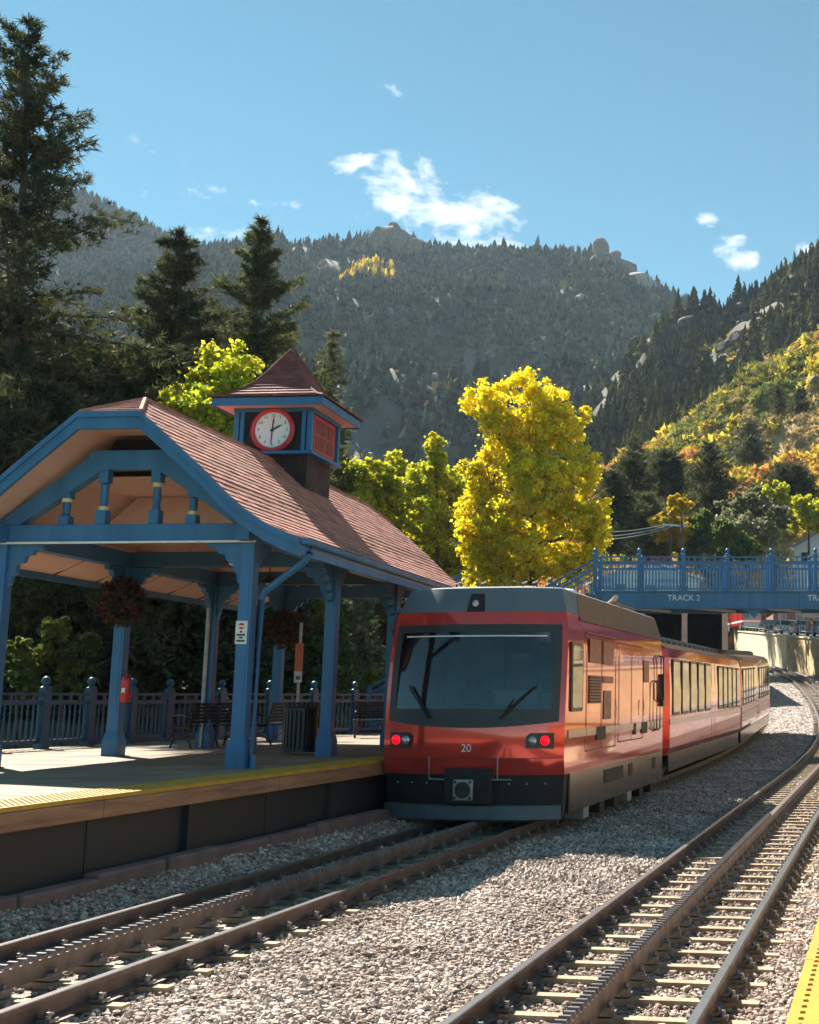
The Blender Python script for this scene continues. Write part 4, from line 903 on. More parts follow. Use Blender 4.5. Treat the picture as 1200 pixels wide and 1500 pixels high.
# orange sign on its pole
p0 = sh_w(-2.8, 9.0, PZ)
r = empty('platform_sign', p0, -SAZ, 'narrow orange and white sign on a grey pole behind the litter bin', 'sign')
MB().tube([(0, 0, 0), (0, 0, 2.6)], .035, 8).build('pole', M['metal_grey'], r)
MB().box(-.09, .09, -.045, -.037, 1.55, 2.15).build('orange_panel', M['orange'], r)
MB().box(-.088, .088, -.045, -.037, 1.30, 1.54).build('white_panel', M['white'], r); MB().box(-.05, .05, -.048, -.046, 1.36, 1.44).build('symbol', M['red_paint'], r)
# hanging track board under the far bay
r = empty('hanging_board', sh_w(-.3, 8.3, 3.95), -SAZ, 'dark hanging board lettered TRACK 2 under the far bay', 'sign')
MB().box(-.62, .62, -.02, .02, -.13, .13).build('board', M['black'], r, .006); lettering('lettering', 'TRACK 2', .15, M['cream'], r, (0, -.023, 0), (math.pi/2, 0, 0))
for e in (-1, 1): MB().tube([(e*.5, 0, .13), (e*.5, 0, .62)], .008, 5).build('hanger', M['black'], r)
# litter bin: slatted
def bin_():
    r = empty('litter_bin', sh_w(-.72, 4.0, PZ), -SAZ, 'black slatted steel litter bin beside the second post', 'bin')
    for k in range(24):
        t = 2*math.pi*k/24; c_, s_ = math.cos(t), math.sin(t)
        MB().beam((.285*c_, .285*s_, .04), (.285*c_, .285*s_, .80), .045, .012, (c_, s_, 0)).beam((.285*c_, .285*s_, .80), (.325*c_, .325*s_, .90), .045, .012, (c_, s_, 0)).build('slat', M['black'], r)
    MB().lathe([(.26, .05), (.265, .82), (.25, .82), (.24, .08)], 20).build('liner', M['black_matte'], r)
    for z in (.06, .76): MB().lathe([(.295, z), (.305, z), (.305, z+.04), (.295, z+.04)], 24).build('hoop', M['black'], r)
bin_()
# benches: cast iron ends, slatted seats
def bench(b, s, rot, label, n=2, L=1.5):
    r = empty('bench', sh_w(b, s, PZ), -SAZ+rot, label, 'bench', 'benches under the shelter')
    for k in range(n+0):
        x = -L/2+.06 + k*(L-.12)/(n-1)
        m = MB().tube([(x, -.27, 0), (x, -.22, .2), (x, -.25, .42), (x, -.24, .62), (x, -.05, .64), (x, .12, .6)], .022, 7)
        m.tube([(x, .27, 0), (x, .2, .2), (x, .17, .40), (x, .22, .6), (x, .30, .88)], .022, 7); m.tube([(x, -.24, .40), (x, .17, .40)], .02, 7); m.tube([(x, -.2, .12), (x, 0, .26), (x, .2, .12)], .014, 6)
        m.build('leg_frame', M['black'], r)
    for k in range(6): MB().box(-L/2, L/2, -.25+k*.072, -.25+k*.072+.055, .415, .44).build('seat_slat', M['black_matte'], r)
    for k in range(6): y = .185+k*.02; z = .48+k*.068; MB().box(-L/2, L/2, y, y+.02, z, z+.052).build('back_slat', M['black_matte'], r)
    return r
bench(-3.75, 6.9, math.pi/2-.35+math.pi, 'black slatted bench facing the platform beside the rear post', 3, 1.5)
bench(-3.0, 8.2, math.pi/2+math.pi, 'black slatted bench standing behind the litter bin', 2, 1.4)
bench(-1.9, 12.4, .35, 'black slatted bench at the fence beyond the shelter', 2, 1.6)

# fence with ball-topped posts
fpts = [Vector((-15.0, 13.0, PZ)), Vector((-12.95, 22.3, PZ)), Vector((-11.9, 27.3, PZ)), Vector((-9.1, 32.2, PZ)), Vector((-5.2, 38.0, PZ))]
fence = empty('platform_fence', fpts[0], 0, 'blue picket fence with ball-topped posts at the back of the platform', 'fence')
ball = lambda z, r_=.085: [(.10, z), (.10, z+.04), (.05, z+.06), (.05, z+.085), (r_*.75, z+.10), (r_, z+.15), (r_*.9, z+.20), (r_*.55, z+.235), (.01, z+.25)]
fp_me = MB().box(-.085, .085, -.085, .085, 0, 1.14).box(-.10, .10, -.10, .10, 0, .22).lathe(ball(1.14), 14).mesh('fence_post', M['blue_shaded'])  # fence blue carries its shade in the colour
bal_me = MB().lathe([(.02, .17), (.028, .20), (.018, .25), (.032, .36), (.026, .46), (.015, .62), (.026, .70), (.015, .73), (.02, .84)], 8).mesh('baluster', M['blue_shaded'])
pq_me = MB().box(-.03, .03, -.015, .015, .93, 1.02).mesh('small_block', M['blue_shaded'])
def fence_run(a, b, root, spacing=1.35):
    L = (b-a).length; n = max(1, round(L/spacing)); d = (b-a)/n; hd = math.atan2(d.y, d.x); o0 = root.location
    for i in range(n):
        p = a+d*i; q = link('fence_post', fp_me, root); q.location = p-o0; q.rotation_euler = (0, 0, hd)
        for z0, z1, w_ in ((.10, .17, .05), (.84, .92, .06), (1.02, 1.07, .07)):
            m = MB(); dl = d.normalized(); m.beam(p-o0+dl*.087+Vector((0,0,(z0+z1)/2)), p+d-o0-dl*.087+Vector((0,0,(z0+z1)/2)), w_, z1-z0); m.build('fence_rail', M['blue_shaded'], root)
        nb = max(2, int((d.length-.2)/.13))
        for k in range(nb):
            c = p + d*((k+.5+.4)/(nb+.8)) - o0; q = link('baluster', bal_me, root); q.location = c
            if k % 2 == 0: q = link('small_block', pq_me, root); q.location = c; q.rotation_euler = (0, 0, hd)
for a, b in zip(fpts, fpts[1:]): fence_run(a, b, fence)
q = link('fence_post', fp_me, fence); q.location = fpts[-1]-fpts[0]
# ------------------------------------------------------------------ train
def rrect(cx, cz_, w_, h_, r, n=4):
    P = []
    for sx, sz, a0 in ((1, -1, -90), (1, 1, 0), (-1, 1, 90), (-1, -1, 180)):
        for k in range(n+1):
            t = R_(a0+90*k/n); P.append((cx+sx*(w_/2-r)+r*math.cos(t), cz_+sz*(h_/2-r)+r*math.sin(t)))
    return P
def car_root(name, s0, L, label, cat, group=None):
    x0, y0, h0 = trk(s0, T1-.13); x1, y1, _ = trk(s0+L, T1-.10); hd = math.atan2(x1-x0, y1-y0)
    z0, z1 = rise(x0*TT.x+y0*TT.y), rise(x1*TT.x+y1*TT.y)
    r = empty(name, (x0, y0, z0), 0, label, cat, group); r.rotation_euler = Euler((math.atan2(z1-z0, L), 0, -hd), 'XYZ'); return r
LOC_S, LOC_L = 18.15, 8.05
loco = car_root('locomotive', LOC_S, LOC_L, 'red railcar cab with wide windscreen, number 20 and lit red lamps', 'locomotive')
WZ = [(.25, 1.43), (.95, 1.46), (2.7, 1.47), (3.2, 1.44), (3.45, 1.40), (3.83, 1.27), (3.86, 1.22)]
SB = [(.25, .10), (.93, .06), (1.18, .0), (1.65, .0), (2.4, .07), (3.3, .22), (3.45, .25), (3.83, .42), (3.86, .55)]
def wz(z): return float(np.interp(z, [a for a, _ in WZ], [b for _, b in WZ]))
def fy(x, z, w=None): w = w or wz(z); return float(np.interp(z, [a for a, _ in SB], [b for _, b in SB])) - .30*(1-min(1, abs(x)/w)**2.4)
def ring(z, inset=0.0, nf=16, rear=LOC_L):
    w_ = wz(z)-inset; P = [(-w_, rear-.0, z)]
    for k in range(nf+1):
        x = -w_+2*w_*k/nf; P.append((x, fy(x, z, w_)+inset, z))
    P.append((w_, rear, z)); return P
def shell(zs, m, name, inset=0.0, cap=False, hole=None):
    mb = MB(); rows = [ring(z, inset) for z in zs]; n = len(rows[0])
    mb.sheet(rows, True)
    if hole:
        keep = [i for i, f in enumerate(mb.f) if not (hole[0] <= min(mb.v[q][2] for q in f) and max(mb.v[q][2] for q in f) <= hole[1] and max(abs(mb.v[q][0]) for q in f) < hole[2] and max(mb.v[q][1] for q in f) < 1.0)]
        mb.f = [mb.f[i] for i in keep]; mb.sm = [mb.sm[i] for i in keep]
    for i in range(len(rows)-1): mb.add([rows[i][0], rows[i][-1], rows[i+1][-1], rows[i+1][0]], [(0,1,2,3)])
    if cap: mb.add(rows[-1], [tuple(range(n))])
    if inset == 0.0 and not cap: mb.add(rows[0], [tuple(range(n))])
    return mb.build(name, m, loco)
body = shell([.93, 1.17, 1.19, 1.6, 1.9, 2.3, 2.8, 3.16, 3.3, 3.44], M['train_red'], 'body', hole=(1.895, 3.165, 1.32))
shell([3.442, 3.5, 3.6, 3.7, 3.83, 3.86], M['train_grey'], 'front_roof_panel', .004, True)
# weathered roof skin behind the grey front fairing
mb = MB(); rows = []
for x, z in ((-1.43, 3.34), (-1.39, 3.46), (-1.27, 3.81), (-1.15, 3.87), (1.15, 3.87), (1.27, 3.81), (1.39, 3.46), (1.43, 3.34)): rows.append([(x*1.004, .98+(.35 if z > 3.5 else 0)-.28*(z < 3.3), z+.012), (x*1.004, LOC_L+.01, z+.012)])
mb.sheet(rows, False).build('roof', M['train_roof'], loco)
lower = shell([.30, .6, .925], M['train_black'], 'front_skirt', .02)
for e in (-1, 1): MB().prism([(.35, .33), (LOC_L-.05, .33), (LOC_L-.05, .93), (.35, .93)], e*1.445, e*1.468, 'x').build('side_skirt', M['skirt_silver'], loco)
# windscreen on the curved front
def front_patch(x0f, x1f, zs, off, m, name, parent, n=14, bot=None):
    rows = []
    for i, z in enumerate(zs):
        r_ = []
        for k in range(n+1):
            f_ = x0f + (x1f-x0f)*k/n; x = f_*wz(z); zz = z
            if bot and i == 0: zz = z - bot*(1-(2*k/n-1)**2)
            r_.append((x, fy(x, zz)-off, zz))
        rows.append(r_)
    return MB().sheet(rows, True).build(name, m, parent, fix=False)
ws = front_patch(-.945, .945, [1.74, 1.83, 1.93], .012, M['black'], 'windscreen', loco, bot=.10)
front_patch(-.945, .945, [3.12, 3.18, 3.24], .012, M['black'], 'windscreen_border', ws)
for e in (-1, 1): front_patch(min(e*.86, e*.945), max(e*.86, e*.945), [1.93, 2.2, 2.5, 2.8, 3.12], .0122, M['black'], 'windscreen_border', ws, 3)
front_patch(-.87, .87, [1.92, 2.2, 2.5, 2.8, 3.0, 3.13], .006, M['windscreen'], 'windscreen_glass', ws)
front_patch(-.80, .80, [3.045, 3.065], .022, M['white'], 'white_strip', ws)  # plain white line near the top of the windscreen
front_patch(-.99, .99, [1.176, 1.188], .004, M['grille'], 'nose_seam', loco)
for xs_ in (-.62, .62): front_patch(xs_-.004, xs_+.004, [.94, 1.17], .004, M['grille'], 'nose_seam', loco, 2)
# cab interior behind the glass
cab = MB().box(-1.3, 1.3, 2.2, 2.25, 1.0, 3.3).box(-1.3, 1.3, .35, 2.2, 1.0, 1.05).build('cab_bulkhead', M['cab_grey'], loco)
MB().prism([(.12, 1.3), (.75, 1.3), (.75, 1.92), (.42, 1.98), (.12, 1.84)], -1.2, 1.2, 'x').build('dashboard', M['train_black'], cab)
MB().box(-.25, .35, 2.17, 2.199, 1.2, 3.0).build('cab_door', M['train_grey'], cab); MB().box(-.12, .22, 2.16, 2.169, 2.2, 2.85).build('door_pane', M['glass_dark'], cab)
for x in (-.62, .70): MB().box(x-.24, x+.24, 1.25, 1.75, 1.45, 1.55).box(x-.23, x+.23, 1.66, 1.78, 1.55, 2.2).box(x-.12, x+.12, 1.68, 1.77, 2.2, 2.42).box(x-.08, x+.08, 1.42, 1.58, 1.05, 1.45).build('driver_seat', M['black_matte'], cab, .03)
MB().box(.15, .85, .52, .60, 1.98, 2.22).build('display', M['cab_grey'], cab, .01)
for e in (-1, 1):   # wipers
    m = MB(); a = (e*1.02, 2.28); b = (e*.62, 1.78) if e < 0 else (e*.50, 1.78)
    for o_ in (0, .035): m.tube([(a[0]+o_, fy(a[0], a[1])-.05, a[1]), ((a[0]+b[0])/2+o_, fy((a[0]+b[0])/2, (a[1]+b[1])/2)-.05, (a[1]+b[1])/2), (b[0]+o_, fy(b[0], b[1])-.04, b[1])], .011, 6)
    wp = m.build('wiper', M['black_matte'], loco); m = MB(); d0 = (b[0]-.0, b[1]-.02); d1 = (a[0]*.2+b[0]*.8, a[1]*.35+b[1]*.65+.15)
    MB().tube([(b[0]+e*.02, fy(b[0], b[1])-.03, b[1]), (b[0]+e*.22, fy(b[0]+e*.2, 2.0)-.03, 2.07)], .014, 6).build('wiper_blade', M['black_matte'], wp)
# lamps
for e in (-1, 1):
    x0, x1 = (-1.32, -.92) if e < 0 else (.92, 1.32); zc = 1.45
    P = [(x0, zc-.115), (x1, zc-.115), (x1, zc+.115), (x0, zc+.115)]
    P = [(x0, zc-.115), (x1-(.05 if e < 0 else 0), zc-.125), (x1, zc-.02), (x1, zc+.06), (x1-(.06 if e < 0 else 0), zc+.115), (x0+(.06 if e > 0 else 0), zc+.115), (x0, zc+.05)]
    rows = [[(a, fy(a, b)+.02, b) for a, b in P], [(a, fy(a, b)-.03, b) for a, b in P]]
    m = MB(); n = len(P); m.add(rows[0]+rows[1], [tuple(range(n, 2*n))] + [(i, (i+1) % n, n+(i+1) % n, n+i) for i in range(n)]); hl = m.build('lamp_housing', M['black'], loco)
    xr, xc = (-1.20, -1.02) if e < 0 else (1.20, 1.02)
    for x, r_, mm, nm in ((xr, .072, M['lamp_red'], 'tail_lamp'), (xc, .066, M['lamp_clear'], 'headlamp')):
        y = fy(x, zc)-.032; MB().lathe([(r_, .0), (r_, -.012), (r_*.6, -.03), (.004, -.034)], 18, (x, y, zc), 'y').build(nm, mm, hl)
        if nm == 'headlamp': MB().lathe([(r_*.35, -.030), (r_*.35, -.040)], 10, (x, y, zc), 'y').build('bulb', M['white'], hl)
y = fy(0, 3.5)
hd_ = MB().add([(-.15, fy(-.15, 3.48)-.02, 3.44), (.15, fy(.15, 3.48)-.02, 3.44), (.10, fy(.1, 3.72)-.04, 3.73), (-.10, fy(.1, 3.72)-.04, 3.73), (-.15, fy(-.15, 3.48)+.1, 3.44), (.15, fy(.15, 3.48)+.1, 3.44), (.10, fy(.1, 3.72)+.2, 3.73), (-.10, fy(.1, 3.72)+.2, 3.73)], [(0,1,2,3),(0,3,7,4),(1,5,6,2),(3,2,6,7)]).build('top_lamp_housing', M['black_matte'], loco)
MB().lathe([(.055, 0), (.05, -.03), (.004, -.04)], 14, (0, fy(0, 3.57)-.05, 3.57), 'y').build('top_lamp', M['lamp_clear'], hd_)
lettering('number', '20', .17, M['white'], loco, (0.0, fy(0, 1.33)-.008, 1.33), (math.pi/2, 0, 0), .004)
# coupler and lower front
MB().box(-.32, .42, -.36, .1, .50, 1.03).build('coupler_box', M['black_matte'], loco, .02)
cp = MB().box(-.155, .155, -.42, -.361, .56, .87).build('coupler_plate', M['metal_grey'], loco, .01)
MB().lathe([(.125, 0), (.12, -.02), (.095, -.02), (.085, .005)], 24, (0, -.425, .715), 'y').build('coupler_socket', M['black'], cp)
for x in (-.12, .12):
    for z in (.595, .835): MB().lathe([(.022, 0), (.022, -.012)], 8, (x, -.422, z), 'y').build('bolt', M['black'], cp)
MB().prism([(.0, .28), (1.33, .30), (1.33, .50), (.0, .50)], -.40, -.30, 'y')
rows = [[(x, fy(x, .4)-.09, z) for x in np.linspace(-1.43, 1.43, 15)] for z in (.245, .27, .47, .48)]
rows[0] = [(x, fy(x, .4)-.05, .245) for x in np.linspace(-1.43, 1.43, 15)]; rows[3] = [(x, fy(x, .4)+.0, .485) for x in np.linspace(-1.43, 1.43, 15)]
MB().sheet(rows, False).build('plough_plate', M['plow'], loco)
for x0, x1, xm in ((-.60, -.32, -.60), (.30, .72, .50)):
    MB().tube([(xm, fy(xm, 1.15)-.03, 1.2), (xm, fy(xm, .9)-.06, .88), ((x0+x1)/2, fy(0, .9)-.02, .86), (x1 if xm < 0 else x0, fy(.4, .9)-.08, .86)], .012, 6).build('cable', M['metal_grey'], loco)
    MB().tube([(x0, fy(x0, .9)-.075, .865), (x1, fy(x1, .9)-.095, .865)], .013, 6).build('step_bar', M['metal_grey'], loco)
for k in range(10):
    x = -1.2+k*.265
    if abs(x) > .45: MB().lathe([(.016, 0), (.016, -.014)], 7, (x, fy(x, .8)+.02, .80), 'y').build('rivet', M['metal_grey'], loco)
# right side and left side fittings
for e in (-1, 1):
    X = e*1.471
    def panel(y0, y1, z0, z1, m, name, d=.012, r=.02, parent=loco):
        return MB().prism(rrect((y0+y1)/2, (z0+z1)/2, y1-y0, z1-z0, r), X, X+e*d, 'x').build(name, m, parent)
    fr_ = panel(.28, 1.0, 1.88, 2.98, M['black'], 'cab_window', .02, .08); panel(.34, .94, 1.94, 2.92, M['glass_dark'], 'window_pane', .026, .06, fr_)
    for (a, b, c, d_) in ((1.45, 2.25, 2.68, 3.08), (2.42, 3.2, 2.67, 3.08), (2.42, 3.2, 2.35, 2.47), (5.95, 6.45, 2.4, 2.85)):
        g_ = panel(a, b, c, d_, M['grille'], 'grille', .01)
    g_ = panel(1.45, 2.25, 2.0, 2.47, M['grille'], 'grille', .01)
    for k in range(9): z = 2.02+k*.05; MB().prism([(1.47, z), (2.23, z), (2.23, z+.022), (1.47, z+.022)], X+e*.010, X+e*.026, 'x').build('grille_slat', M['train_black'], g_)
    panel(2.5, 3.05, 1.72, 2.22, M['grille'], 'equipment_hatch', .008)
    for (a, b, z0, z1) in ((1.3, 3.42, 1.22, 3.16), (3.7, 5.9, 1.28, 3.10)):      # door outlines
        m = MB()
        for q in ((a, a+.018, z0, z1), (b, b+.018, z0, z1), (a, b, z0, z0+.022), (a, b, z1, z1+.018), ((a+b)/2, (a+b)/2+.014, z0+.02, z1)): m.prism([(q[0], q[2]), (q[1], q[2]), (q[1], q[3]), (q[0], q[3])], X, X+e*.005, 'x')
        m.build('door_seam', M['grille'], loco)
        MB().tube([(X+e*.04, b-.16, 1.75), (X+e*.05, b-.16, 1.9), (X+e*.04, b-.16, 2.05)], .012, 6).build('door_handle', M['metal_grey'], loco)
    panel(.2, LOC_L-.1, 1.475, 1.60, M['stripe'], 'stripe', .004, .01)
    for (a, b) in ((2.0, 2.65), (5.0, 5.2), (5.75, 6.3)): panel(a, b, 1.38, 1.6, M['train_black'], 'vent', .010)
    for yy, z0, z1 in ((7.0, 1.40, 2.45), (7.35, 1.40, 2.45), (7.45, 2.0, 3.0), (7.75, 2.0, 3.0)):
        MB().tube([(X, yy, z0), (X+e*.07, yy, z0+.05), (X+e*.07, yy, z1-.05), (X, yy, z1)], .018, 7).build('handrail', M['black'], loco)
    panel(7.78, 7.96, 1.9, 2.6, M['black'], 'mirror', .06)
    for a, b in ((2.6, 4.1), (4.6, 4.9), (6.9, 7.2)): panel(a, b, .62, .85, M['train_black'], 'skirt_hatch', .008)
    for k in range(6): MB().box(min(X-e*.3, X), max(X-e*.3, X), 1.2+k*1.1, 1.55+k*1.1, .16, .33).build('underframe_box', M['train_black'] if k % 3 else M['metal_grey'], loco)
def bogie(parent, y):
    MB().box(-.95, .95, y-.9, y+.9, .38, .62).build('bogie_frame', M['train_black'], parent)
    for e in (-1, 1):
        for dy in (-.6, .6):
            w_ = MB().lathe([(.37, -.06), (.40, -.06), (.36, .0), (.36, .07), (.30, .075)], 24, (e*.735, y+dy, .53), 'x').build('wheel', M['steel'], parent)
            MB().lathe([(.09, -.09), (.09, .09)], 12, (e*.735, y+dy, .53), 'x').build('hub', M['train_black'], w_)
bogie(loco, 1.9); bogie(loco, 6.2)
MB().box(-1.1, 1.1, .6, LOC_L-.1, .62, .92).build('underframe', M['train_black'], loco)
# roof fittings
MB().lathe([(.22, 3.86), (.24, 3.92), (.20, 3.99), (.10, 4.02), (.01, 4.03)], 18, (.72, 2.6, 0)).build('antenna_dome', M['white'], loco)
MB().tube([(-.85, 1.35, 3.93), (.55, 1.35, 3.93)], .035, 8).build('roof_pipe', M['tan_metal'], loco)
MB().tube([(.75, 5.5, 3.9), (1.0, 5.2, 4.02), (1.12, 4.9, 4.06)], .05, 8).build('exhaust_horn', M['tan_metal'], loco)
MB().box(-.9, .9, 5.9, 7.7, 3.87, 4.05).build('roof_vent_box', M['train_roof'], loco, .03)
for x, y_ in ((-.35, 1.2), (.35, 1.25), (.55, 1.2), (-.8, 1.2)): MB().tube([(x, y_, 3.86), (x, y_, 4.0), (x+.08, y_, 4.03)], .02, 6).build('roof_fitting', M['metal_grey'], loco)
for k in range(3): MB().tube([(.95, 3.2+k*.55, 3.86), (.95, 3.2+k*.55, 3.98), (.95, 3.5+k*.55, 3.98), (.95, 3.5+k*.55, 3.86)], .018, 6).build('roof_rail', M['black'], loco)
# coaches
def coach(s0, L, label, wins):
    c = car_root('passenger_coach', s0, L, label, 'coach', 'passenger coaches')
    prof = [(-1.38, .78), (-1.46, .95), (-1.47, 2.2), (-1.45, 3.0), (-1.37, 3.24)] ; right = [(-a, b) for a, b in reversed(prof)]
    m = MB(); P = prof+right; n = len(P); q = .12
    rows = [[(a*.90, -.0, b*1.0) for a, b in P]] + [[(a, q, b) for a, b in P], [(a, L-q, b) for a, b in P], [(a*.90, L, b) for a, b in P]]
    m.sheet(rows, False); m.add(rows[0], [tuple(range(n))]); m.add(rows[-1], [tuple(range(n))]); m.add([rows[1][0], rows[1][-1], rows[2][-1], rows[2][0]], [(0,1,2,3)])
    m.build('body', M['train_red'], c)
    rp = [(-1.39, 3.225), (-1.2, 3.36), (-.7, 3.45), (0, 3.48), (.7, 3.45), (1.2, 3.36), (1.39, 3.225)]
    MB().prism(rp, .02, L-.02, 'y').build('roof', M['train_roof'], c)
    for e in (-1, 1):
        X = e*1.462
        for (a, b, z0, z1) in wins:
            w_ = MB().prism(rrect((a+b)/2, (z0+z1)/2, b-a, z1-z0, .13), X, X+e*.022, 'x').build('window', M['black'], c)
            MB().prism(rrect((a+b)/2, (z0+z1)/2, b-a-.14, z1-z0-.14, .08), X+e*.0225, X+e*.028, 'x').build('window_pane', M['glass_dark'], w_)
        MB().prism([(.1, 1.475), (L-.1, 1.475), (L-.1, 1.60), (.1, 1.60)], X, X+e*.012, 'x').build('stripe', M['stripe'], c)
        for a in (7.0, ):
            m = MB()
            for q in ((a-.35, a-.335), (a+.35, a+.365)): m.prism([(q[0], 1.0), (q[1], 1.0), (q[1], 3.05), (q[0], 3.05)], X, X+e*.006, 'x')
            m.build('door_seam', M['grille'], c)
        MB().prism([(.3, .42), (L-.3, .42), (L-.3, .80), (.3, .80)], e*1.37, e*1.40, 'x').build('side_skirt', M['skirt_silver'], c)
    for y in np.arange(.7, L-.6, .85):
        MB().lathe([(.24, 3.44), (.25, 3.52), (.17, 3.60), (.02, 3.62)], 12, (.55, y, 0)).build('roof_vent', M['black'], c)
        MB().lathe([(.24, 3.44), (.25, 3.52), (.17, 3.60), (.02, 3.62)], 12, (-.55, y, 0)).build('roof_vent', M['black'], c)
    bogie(c, 2.2); bogie(c, L-2.2); MB().box(-1.1, 1.1, .4, L-.4, .55, .79).build('underframe', M['train_black'], c)
    MB().box(-.75, .75, -.42, .0, 1.0, 3.0).build('gangway', M['black_matte'], c)
    return c
coach(27.15, 13.45, 'red passenger coach coupled directly behind the railcar cab', [(.42+k*1.25, 1.40+k*1.25, 1.68, 2.98) for k in range(5)] + [(7.95+k*1.05, 8.8+k*1.05, 1.68, 2.95) for k in range(5)])
coach(41.0, 13.4, 'red passenger coach at the far end of the train', [(.5+k*1.05, 1.35+k*1.05, 1.68, 2.95) for k in range(5)] + [(7.4+k*1.1, 8.3+k*1.1, 1.68, 2.95) for k in range(5)])

# ------------------------------------------------------------------ footbridge
BY = 42.0
br = empty('footbridge', (0, BY, 0), 0, 'blue steel footbridge over the tracks with picket railings', 'footbridge')
zb0 = at(1000, 892, BY).z; zb1 = at(1000, 866, BY).z; X0 = at(872, 860, BY).x; X1 = 16.0
g_ = MB().box(X0, X1, -.10, .02, zb0, zb1).box(X0, X1, -.16, .08, zb0, zb0+.035).box(X0, X1, -.16, .08, zb1-.035, zb1).build('girder', M['blue'], br)
for k in range(12): MB().box(X0+.2+k*1.75, X0+.24+k*1.75, -.15, -.101, zb0+.036, zb1-.036).build('stiffener', M['blue'], g_)
MB().box(X0, X1, 2.2, 2.32, zb0, zb1).build('girder', M['blue'], br)
MB().box(X0, X1, .03, 2.19, zb1-.12, zb1+.03).build('deck', M['metal_grey'], br)
for k in range(8): MB().beam((X0+.8+k*2.4, .05, zb0+.06), (X0+2.6+k*2.4, 2.18, zb0+.06), .10, .08).build('cross_brace', M['metal_grey'], br)
hr = at(1000, 815, BY).z - zb1
bp_me = MB().box(-.07, .07, -.07, .07, 0, hr+.04).box(-.085, .085, -.085, .085, 0, .18).lathe(ball(hr+.04, .075), 10).mesh('railing_post', M['blue'])
bb_me = MB().lathe([(.016, .10), (.026, .16), (.016, .22), (.03, .34), (.018, .55), (.026, .62), (.016, .66), (.018, hr*.80)], 6).mesh('baluster', M['blue'])
sm_me = MB().box(-.022, .022, -.012, .012, hr*.86, hr*.96).mesh('small_block', M['blue'])
def railing(y):
    sp = 1.555; n = int((X1-X0)/sp); x = X0
    for i in range(n+1):
        q = link('railing_post', bp_me, br); q.location = (x+i*sp, y, zb1)
        if i == n: break
        for z0, z1 in ((.05, .10), (hr*.80, hr*.86), (hr*.96, hr)): MB().box(x+i*sp+.071, x+(i+1)*sp-.071, y-.025, y+.025, zb1+z0, zb1+z1).build('railing_bar', M['blue'], br)
        for k in range(12):
            q = link('baluster', bb_me, br); q.location = (x+i*sp+.07+(k+.5)*(sp-.14)/12, y, zb1)
            if k % 2: q = link('small_block', sm_me, br); q.location = (x+i*sp+.07+(k+.0)*(sp-.14)/12, y, zb1)
railing(-.04); railing(2.25)
for txt, x in (('TRACK 2', at(1002, 875, BY).x), ('TRACK 1', at(1207, 875, BY).x)):
    lettering('lettering', txt, .29, M['white'], br, (x, -.106, (zb0+zb1)/2+.06), (math.pi/2, 0, 0), .008)
for e in (-1, 1):
    xx = at(1105, 892, BY).x; MB().prism([(xx, zb0), (xx+e*.55, zb0), (xx+e*.2, zb0-.1), (xx, zb0-.34)], -.02, .02, 'y').build('knee_bracket', M['blue'], br)
for xx in (X0+.2, 13.5):
    for yy in (.1, 2.1): MB().box(xx-.14, xx+.14, yy-.14, yy+.14, 0, zb0-.002).build('pier', M['blue_shaded'], br)
# stair flight down to the left
nst = 26; rz_ = (zb1+.02-PZ)/nst; run = .30
for k in range(nst): MB().box(X0-(k+1)*run-.0, X0-k*run, .1, 2.15, zb1-(k+1)*rz_-.04, zb1-(k+1)*rz_).build('stair_tread', M['metal_grey'], br)
for y in (-.02, 2.22):
    a = Vector((X0, y, zb1-.15)); b = Vector((X0-nst*run, y, PZ+.0)); MB().beam(a, b, .06, .28).build('stair_string', M['blue'], br)
    up = Vector((0, 0, hr)); MB().beam(a+up*1.05, b+up*1.05, .06, .07).build('stair_handrail', M['blue'], br); MB().beam(a+up*.88, b+up*.88, .04, .05).build('stair_rail', M['blue'], br)
    for k in range(60):
        t = (k+.5)/60; p = a.lerp(b, t); MB().box(p.x-.015, p.x+.015, y-.015, y+.015, p.z+.14, p.z+hr*.88).build('stair_baluster', M['blue'], br)
    for k in range(1, 6): p = a.lerp(b, k/5); q = link('railing_post', bp_me, br); q.location = (p.x, y, p.z)

# ------------------------------------------------------------------ train shed beyond the bridge
SY = 76.0
p0, p1 = at(925, 885, SY), at(1066, 885, SY); gz_ = 1.2
shd = empty('train_shed', (0, SY, gz_), 0, 'dark open-fronted steel shed behind the footbridge', 'shed')
zt = p0.z-gz_
MB().box(p0.x-4, p1.x, 0, 18, zt-.25, zt).build('roof', M['train_black'], shd)
MB().box(p0.x-4, p1.x+.1, -.12, -.002, zt-.38, zt+.05).build('fascia', M['metal_grey'], shd)  # pale strip standing in for the lit steel under the footbridge
MB().box(p0.x-4, p1.x, 17.8, 18, 0, zt-.26).build('back_wall', M['train_black'], shd)
MB().box(p1.x-.2, p1.x, .4, 17.7, 0, zt-.26).build('side_wall', M['train_black'], shd); MB().box(p0.x-4, p0.x-3.8, .1, 17.7, 0, zt-.26).build('side_wall', M['train_black'], shd)
for px_ in (940, 1003, 1062): x = at(px_, 900, SY).x; MB().box(x-.18, x+.18, .0, .35, 0, zt-.255).build('column', M['soffit'] if px_ != 940 else M['metal_grey'], shd)
for px_ in (985, 1040): x = at(px_, 900, SY).x; MB().beam((x-.9, .1, zt-.5), (x+.9, 2.0, zt-.5), .25, .12).build('roof_brace', M['metal_grey'], shd)

